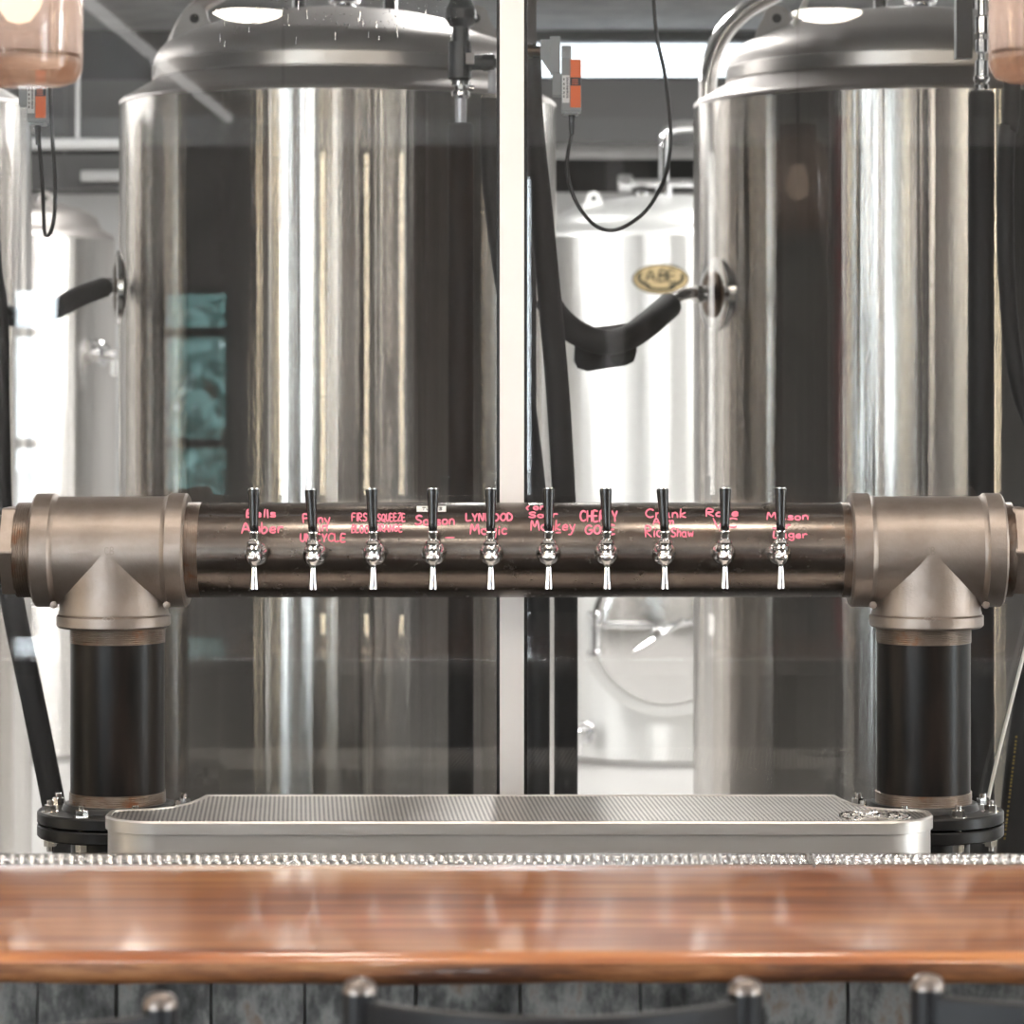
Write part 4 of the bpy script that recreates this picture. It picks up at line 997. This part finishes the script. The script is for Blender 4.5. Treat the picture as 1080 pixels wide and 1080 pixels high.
pipe_thing('glycol_hose', [Vector((1.0, 6.5, HB)), W(1068, 60, 6.5), W(1062, 140, 6.5), W(1060, 230, 6.5), W(1064, 330, 6.5), W(1075, 410, 6.5), W(1100, 490, 6.5), W(1120, 700, 6.5), Vector((1.12, 6.5, .02))], 9*6.5/F, M_RUBBER, 'black hose curving off at the right edge above the tower', 'hose')
hs = pipe_thing('glycol_hose', [W(1110, 600, 6.4), W(1088, 720, 6.4), W(1076, 800, 6.4), W(1066, 900, 6.4), W(1056, 1000, 6.4), Vector((.93, 6.4, .25)), Vector((.91, 6.4, .015))], 15*6.4/F, M_RUBBER, 'thick black hose with yellow print at the lower right edge', 'hose')
a = MB()
def fh(px, py, lift): return W(px, py, 6.4-15*6.4/F-.001-lift)
y = 776
while y < 884:
    x = 1079 - (y-776)*.115 - 7
    a.add([fh(x-1, y, 0), fh(x+1.2, y, 0), fh(x+1.0, y+2.4, 0), fh(x-1.2, y+2.4, 0)], [(0,1,2,3)]); y += rnd.uniform(3.4, 5)
a.build('yellow_print', M_YEL, hs)
pipe_thing('white_cable', [W(1038, 875, 5.585), W(1041, 850, 5.59), W(1046, 825, 5.59), W(1058, 775, 5.595), W(1072, 720, 5.6), W(1090, 650, 5.6)], 1.9*5.8/F, M_WCABLE, 'thin white cable rising to the right from the right column base', 'cable')

# insulated branch to the right tank port: hose, foam block, steel elbow
e = empty('insulated_branch', W(640, 360, 7.3), 'black foam-wrapped branch line running up to the port of the right tank', 'insulated pipe')
a = MB(); a.tube([W(574, 312, 7.3), W(590, 336, 7.3), W(612, 353, 7.28), W(638, 361, 7.28), W(662, 356, 7.32), W(684, 341, 7.45), W(705, 323, 7.7)], [13.5*7.3/F]*5 + [14*7.4/F, 14*7.5/F], 28); a.build('foam_sleeve', M_RUBBER, e)
a = MB()
poly = [(-33, -12), (-29, -20), (-18, -24), (22, -20), (31, -16), (34, -6), (34, 10), (28, 22), (22, 25), (-22, 22), (-30, 20), (-32, 10)]
s = 7.25/F
a.plate([(x*s, y*s) for x, y in poly], (1,0,.05), (0,0,1), (0,1,0), W(638, 367, 7.36), .10); blk = a.build('foam_block', M_RUBBER, e, bevel=.014)
a = MB(); a.cyl(6.5*s, -.0015, .001, W(650, 378, 7.359), 'Y', 20); a.build('block_hole', M_DARKIN, blk)
a = MB(); a.tube([W(702, 326, 7.66), W(708, 319, 7.72), W(716, 312, 7.8), W(728, 309, 7.95), pR + nR*.06], [7*s]*5, 18); a.build('elbow_pipe', M_CHROME, e)
# branch at the left tank port
e = empty('insulated_branch', W(60, 320, 8.3), 'black foam-wrapped branch line from the left tank port to the left edge', 'insulated pipe')
a = MB(); a.tube([W(110, 303, 8.4), W(85, 312, 8.3), W(60, 325, 8.2), W(35, 334, 8.0), W(10, 333, 7.6), W(-20, 325, 7.4)], [10.5*8.4/F, 11*8.3/F, 11*8.2/F, 10.5*8/F, 10.5*7.6/F, 10.5*7.4/F], 24); a.build('foam_sleeve', M_RUBBER, e)
a = MB(); a.tube([W(106, 304, 8.4), pL + nL*.06], 5.5*8.4/F, 14, True, 0); a.build('elbow_pipe', M_CHROME, e)

# ---------------------------------------------------------------- valve actuators with orange covers
def actuator(px, py, Y, label, loop, s_=1.0):
    """px,py: top left corner of the grey bracket in the picture at distance Y"""
    s = Y/F
    e = empty('valve_actuator', W(px+22, py+50, Y), label, 'valve actuator', 'grey and orange valve actuators')
    def bx(mb, x0, y0, x1, y1, ya, yb): mb.box((XX(px+x0, Y), Y+ya, ZZ(py+y1, Y)), (XX(px+x1, Y), Y+yb, ZZ(py+y0, Y)))
    a = MB(); bx(a, 10, 0, 21, 39, 0, .04); bx(a, 12.5, 39, 22, 63, .0, .04)
    pl = [(0, -3.5), (10.5, -3.5), (10.5, -38), (0, -22)]
    a.plate([(x*s, y*s) for x, y in pl], (1,0,0), (0,0,1), (0,1,0), W(px, py, Y+.005), .03)
    a.build('bracket', M_GREYP, e, bevel=.0015)
    a = MB(); bx(a, 22, 25, 43, 80, -.012, .05); bx(a, 24, 80, 40, 83, -.005, .04); a.build('housing', M_GREYP, e, bevel=.002)
    a = MB(); bx(a, 31.5, 25.5, 42.5, 76, -.016, -.011); c_ = a.build('orange_cover', M_ORANGE, e, bevel=.0008); c_['label'] = 'orange cover'
    a = MB(); bx(a, 31.4, 44.5, 42.6, 53, -.0168, -.0155); lb_ = a.build('dark_band', M_INK, c_)
    a = MB()
    for yy in (46.3, 48.6, 50.8): bx(a, 33.2, yy, 39.5, yy+.8, -.0174, -.0166)
    for yy in (28, 31.5, 35, 38.5): bx(a, 34.5, yy, 37, yy+.5, -.0168, -.0158)
    a.build('cover_marks', M_ORANGE, c_)
    a = MB(); bx(a, 22.8, 42, 30.6, 71, -.0135, -.0118); lab = a.build('serial_label', M_STICKER, e)
    a = MB(); yy = 44
    while yy < 66:
        w_ = rnd.uniform(.4, 1.1); bx(a, 27.2, yy, 29.4, yy+w_, -.0142, -.0134); yy += w_ + rnd.uniform(.4, .8)
    for yy in (45, 50, 54.5, 59, 63): bx(a, 24.2, yy, 25.4, yy+2.6, -.0142, -.0134)
    a.build('barcode', M_INK, lab)
    a = MB(); bx(a, 22, 10, 33, 24, .0, .03); a.build('terminal_block', M_GREYP, e, bevel=.002)
    a = MB(); a.cyl(5.5*s, -9*s, 1*s, W(px, py+16, Y+.02), 'X', 20, .001); a.cyl(8*s, -14*s, -8*s, W(px, py+16, Y+.02), 'X', 6); a.build('union_nut', M_DARKBRASS, e)
    a = MB(); a.tube([W(px+33, py+81, Y+.01), W(px+33, py+104, Y+.01)], [3.6*s, 2.4*s], 14, True, 0); a.build('strain_relief', M_BLACK, e)
    a = MB(); a.tube([W(x, y, Y+dy) for x, y, dy in loop], 2.1*s, 12); cb = a.build('cable', M_CABLE, e)
    return e
actuator(570, 38, 6.5, 'grey valve actuator with orange cover right of the white mullion, cable looping below it',
         [(605, 132, .01), (603, 142, .01), (599, 162, .01), (598, 180, .01), (603, 202, .01), (613, 222, .01), (628, 238, .01), (645, 243, .01), (664, 236, .01), (684, 219, .01), (700, 190, .01), (706.5, 160, .01), (707, 130, .01), (704, 100, .01), (700, 72, .01), (693, 40, .01), (689.5, 0, .01), (689, -40, .01)])
actuator(7, 49, 6.5, 'grey valve actuator with orange cover below the top left jar pendant, narrow cable loop beneath',
         [(41, 140, .01), (42, 160, .01), (44.5, 190, .01), (46, 225, .01), (47, 244, .01), (50, 248.5, .01), (54, 243, .01), (57.5, 225, .01), (58, 190, .01), (55.5, 150, .01), (53.5, 110, .01), (53, 60, .01), (55, -40, .01)])

# ---------------------------------------------------------------- second row of tanks
YFa = 14.0; RF = math.sin(math.atan(143/F)) * YFa
def on_vcyl(cx, cy, r):
    def f(px, py, lift):
        d = Vector(((px-VX)/F, 1.0)); rr = r
        A = d.x**2+1; B = -2*(d.x*cx+cy); Cc = cx*cx+cy*cy-rr*rr
        disc = max(0, B*B-4*A*Cc); Y = (-B-math.sqrt(disc))/(2*A)
        n_ = Vector((d.x*Y-cx, Y-cy, 0)).normalized()
        return Vector((cx, cy, ZZ(py, Y))) + n_*(r+lift)
    return f
def far_tank(px, label, front):
    cx = XX(px, YFa); o = (cx, YFa, 0)
    e = empty('bright_tank', (cx, YFa, 0), label, 'tank', 'second row of steel tanks by the white wall')
    zs = ZZ(247, YFa-RF)
    a = MB(); a.lathe([(RF*.97, .015), (RF, .03), (RF, zs)], o, 'Z', 96); a.build('shell', M_TANKFAR if front else M_TANK, e, o)
    a = MB(); a.lathe([(RF, zs), (RF-.006, zs+.02), (RF-.03, zs+.035), (RF*.9, zs+.05), (RF*.88, zs+.075)] + [(RF*.88*math.cos(R(t)), zs+.075+.13*math.sin(R(t))) for t in (10, 22, 35, 50, 65, 80, 90)], o, 'Z', 96, True, None, False); a.build('dome', M_DOME if not front else mat('bright_dome', (.80,.80,.79), .42, .8), e, o)
    ztp = zs+.205
    for dx in (-.34, .34):
        a = MB(); lx = cx + dx*RF/.6; ly = YFa-.30; lz = zs+.10
        a.plate([(-.07, -.03), (.07, -.03), (.045, .05)] + [(.034*math.cos(R(k)), .075+.034*math.sin(R(k))) for k in (0, 45, 90, 135, 180)] + [(-.045, .05)], (1,0,0), (0,0,1), (0,1,0), (lx, ly, lz), .012)
        l_ = a.build('lifting_lug', M_DOME if not front else MATS['bright_dome'], e)
        a = MB(); a.cyl(.012, -.002, .001, (lx, ly-.001, lz+.075), 'Y', 16); a.build('lug_hole', M_DARKIN, l_)
    a = MB(); x0 = cx-.03
    a.cyl(.045, ztp-.02, ztp+.07, (x0, YFa-.1, 0), 'Z', 20, .004); a.cyl(.025, ztp+.05, ztp+.26, (x0, YFa-.1, 0), 'Z', 16)
    a.cyl(.022, -.19, .19, (x0, YFa-.12, ztp+.05), 'X', 16, .004); a.cyl(.042, -.21, -.14, (x0, YFa-.12, ztp+.05), 'X', 16, .01); a.cyl(.034, .15, .2, (x0, YFa-.12, ztp+.05), 'X', 16, .01)
    a.cyl(.03, -.01, .02, (x0-.10, YFa-.15, ztp-.01), 'Z', 16, .005)
    a.tube([(x0, YFa-.1, ztp+.22), (x0+.02, YFa-.1, ztp+.29), (x0+.10, YFa-.1, ztp+.31), (x0+.3, YFa-.1, ztp+.31)], .028, 14)
    a.build('relief_valve', M_CHROME, e)
    a = MB(); a.cyl(RF*.94, 0, .02, o, 'Z', 64); a.build('skirt', M_STEEL, e)
    return e, cx
eM, cxM = far_tank(706, 'bright steel tank in the gap, with an oval badge and a round manway', True)
eN, cxN = far_tank(-22, 'dim steel tank behind, seen between the left edge and the large left tank', False)
fv = on_vcyl(cxM, YFa, RF)
def fill_oval(name, cx, cy, rx, ry, lift, m_, parent, n=40):
    a = MB(); vs = [fv(cx, cy, lift)]; fs = []
    for j in (0.5, 1.0):
        for k in range(n): t = 2*math.pi*k/n; vs.append(fv(cx+rx*j*math.cos(t), cy+ry*j*math.sin(t), lift))
    for k in range(n): vs.append(fv(cx+rx*math.cos(2*math.pi*k/n), cy+ry*math.sin(2*math.pi*k/n), 0))
    for k in range(n):
        k2 = (k+1) % n; fs += [(0, 1+k2, 1+k), (1+k, 1+k2, 1+n+k2, 1+n+k), (1+n+k, 1+n+k2, 1+2*n+k2, 1+2*n+k)]
    a.add(vs, fs); return a.build(name, m_, parent)
bd = fill_oval('badge', 697, 294.5, 30, 16.2, .003, M_BADGED, eM); bd['label'] = 'oval tan and dark maker badge'
ins = fill_oval('badge_face', 697, 294.5, 28.2, 14.6, .004, M_BADGE, bd)
a = MB()
for (x0, x1) in ((178, 225), (-45, 2)):
    s_ = [(697+23*math.cos(R(t)), 292.5-10.5*math.sin(R(t))) for t in range(x0-20, x1+20, 10)]
    ribbon(a, s_, 3.4, lambda px, py, l: fv(px, py, .0045+l), .001)
ribbon(a, [(683, 303.5), (690, 305), (697, 305.3), (704, 305), (711, 303.5)], 2.8, lambda px, py, l: fv(px, py, .0045+l), .001)
for s_ in word_strokes('ABE', 681, 713, 285.5, 297, 0): ribbon(a, s_, 1.9, lambda px, py, l: fv(px, py, .0045+l), .001)
a.build('badge_lettering', M_BADGED, bd)
# manway on the middle far tank
mo = W(703, 663, YFa-RF-.02); mo.y = YFa-RF+.03
s = (YFa-RF)/F
a = MB()
a.lathe([(84*s, .02), (90*s, -.03), (92*s, -.065), (86*s, -.075), (80*s, -.075), (78*s, -.05)], mo, 'Y', 72, rot=Matrix.Rotation(R(-90), 3, 'X'))
mw = a.build('manway', MATS['bright_dome'], eM)
a = MB(); a.lathe([(79*s, -.055), (79*s, -.085), (74*s, -.095), (60*s, -.10), (30*s, -.115), (0, -.12)], mo, 'Y', 72); a.build('manway_door', M_STEEL, mw)
a = MB(); hub = Vector((W(693, 668, mo.y-.15)))
hub.y = mo.y-.15
a.cyl(.028, -.03, .05, hub, 'Y', 20, .005)
for (p0, p1) in (((668, 689), (722, 654)),):
    A0, A1 = W(*p0, hub.y-.02), W(*p1, hub.y-.02); a.tube([A0, A1], .012, 12, True, 0)
a.tube([W(627, 659, hub.y+.02), W(705, 661, hub.y+.02)], .014, 12, True, 0); a.tube([W(700, 661, hub.y+.02), W(733, 655, hub.y+.02)], .014, 12, True, 0)
a.build('manway_handle', M_CHROME, mw)
a = MB(); hp = W(627, 667, hub.y+.03)
a.cyl(.022, ZZ(690, hub.y+.03), ZZ(646, hub.y+.03), (hp.x, hp.y, 0), 'Z', 16, .005); a.cyl(.034, ZZ(652, hub.y+.03), ZZ(645, hub.y+.03), (hp.x, hp.y, 0), 'Z', 16, .005); a.cyl(.034, ZZ(692, hub.y+.03), ZZ(686, hub.y+.03), (hp.x, hp.y, 0), 'Z', 16, .005)
a.build('hinge', M_CHROME, mw)
def sample_valve(e, px, py, cx):
    c = on_vcyl(cx, YFa, RF)(px, py, 0); n_ = Vector((c.x-cx, c.y-YFa, 0)).normalized()
    rot = Vector((0,0,1)).rotation_difference(n_).to_matrix(); a = MB()
    a.cyl(.03, -.01, .05, c, rot=rot, seg=20, bev=.004); a.cyl(.05, .03, .05, c, rot=rot, seg=20, bev=.005); a.cyl(.024, .05, .12, c, rot=rot, seg=20, bev=.004)
    p = c + n_*.10; a.tube([p, p + Vector((-.05, 0, .05)), p + Vector((-.09, 0, .06))], .014, 12); a.tube([p, p + Vector((0, 0, -.09))], .018, 12, True, 0)
    a.build('sample_valve', M_CHROME, e)
sample_valve(eM, 624, 772, cxM); sample_valve(eN, 100, 375, cxN)

# ---------------------------------------------------------------- world, camera, view
w = bpy.data.worlds.new('sky'); bpy.context.scene.world = w; w.use_nodes = True
bg = w.node_tree.nodes['Background']; bg.inputs[0].default_value = (.86, .94, 1.0, 1); bg.inputs[1].default_value = 18.0

cam = bpy.data.cameras.new('camera'); co = bpy.data.objects.new('camera', cam); C.objects.link(co)
co.location = (0, 0, EZ); co.rotation_euler = (R(90), 0, 0)
cam.sensor_width = 36; cam.lens = 36*F/1080; cam.shift_x = -(VX-540)/1080; cam.shift_y = (VY-540)/1080
cam.clip_start = .05; cam.clip_end = 200
cam.dof.use_dof = True; cam.dof.focus_distance = 5.36; cam.dof.aperture_fstop = 7.1
sc = bpy.context.scene; sc.camera = co
sc.view_settings.view_transform = 'Standard'; sc.view_settings.look = 'None'; sc.view_settings.gamma = 1
sc.view_settings.exposure = 0.35; sc.view_settings.use_curve_mapping = False
cy = sc.cycles
cy.use_denoising = True; cy.max_bounces = 12; cy.glossy_bounces = 8; cy.diffuse_bounces = 4; cy.transparent_max_bounces = 16; cy.transmission_bounces = 8
cy.caustics_reflective = True; cy.sample_clamp_indirect = 12; cy.blur_glossy = .3
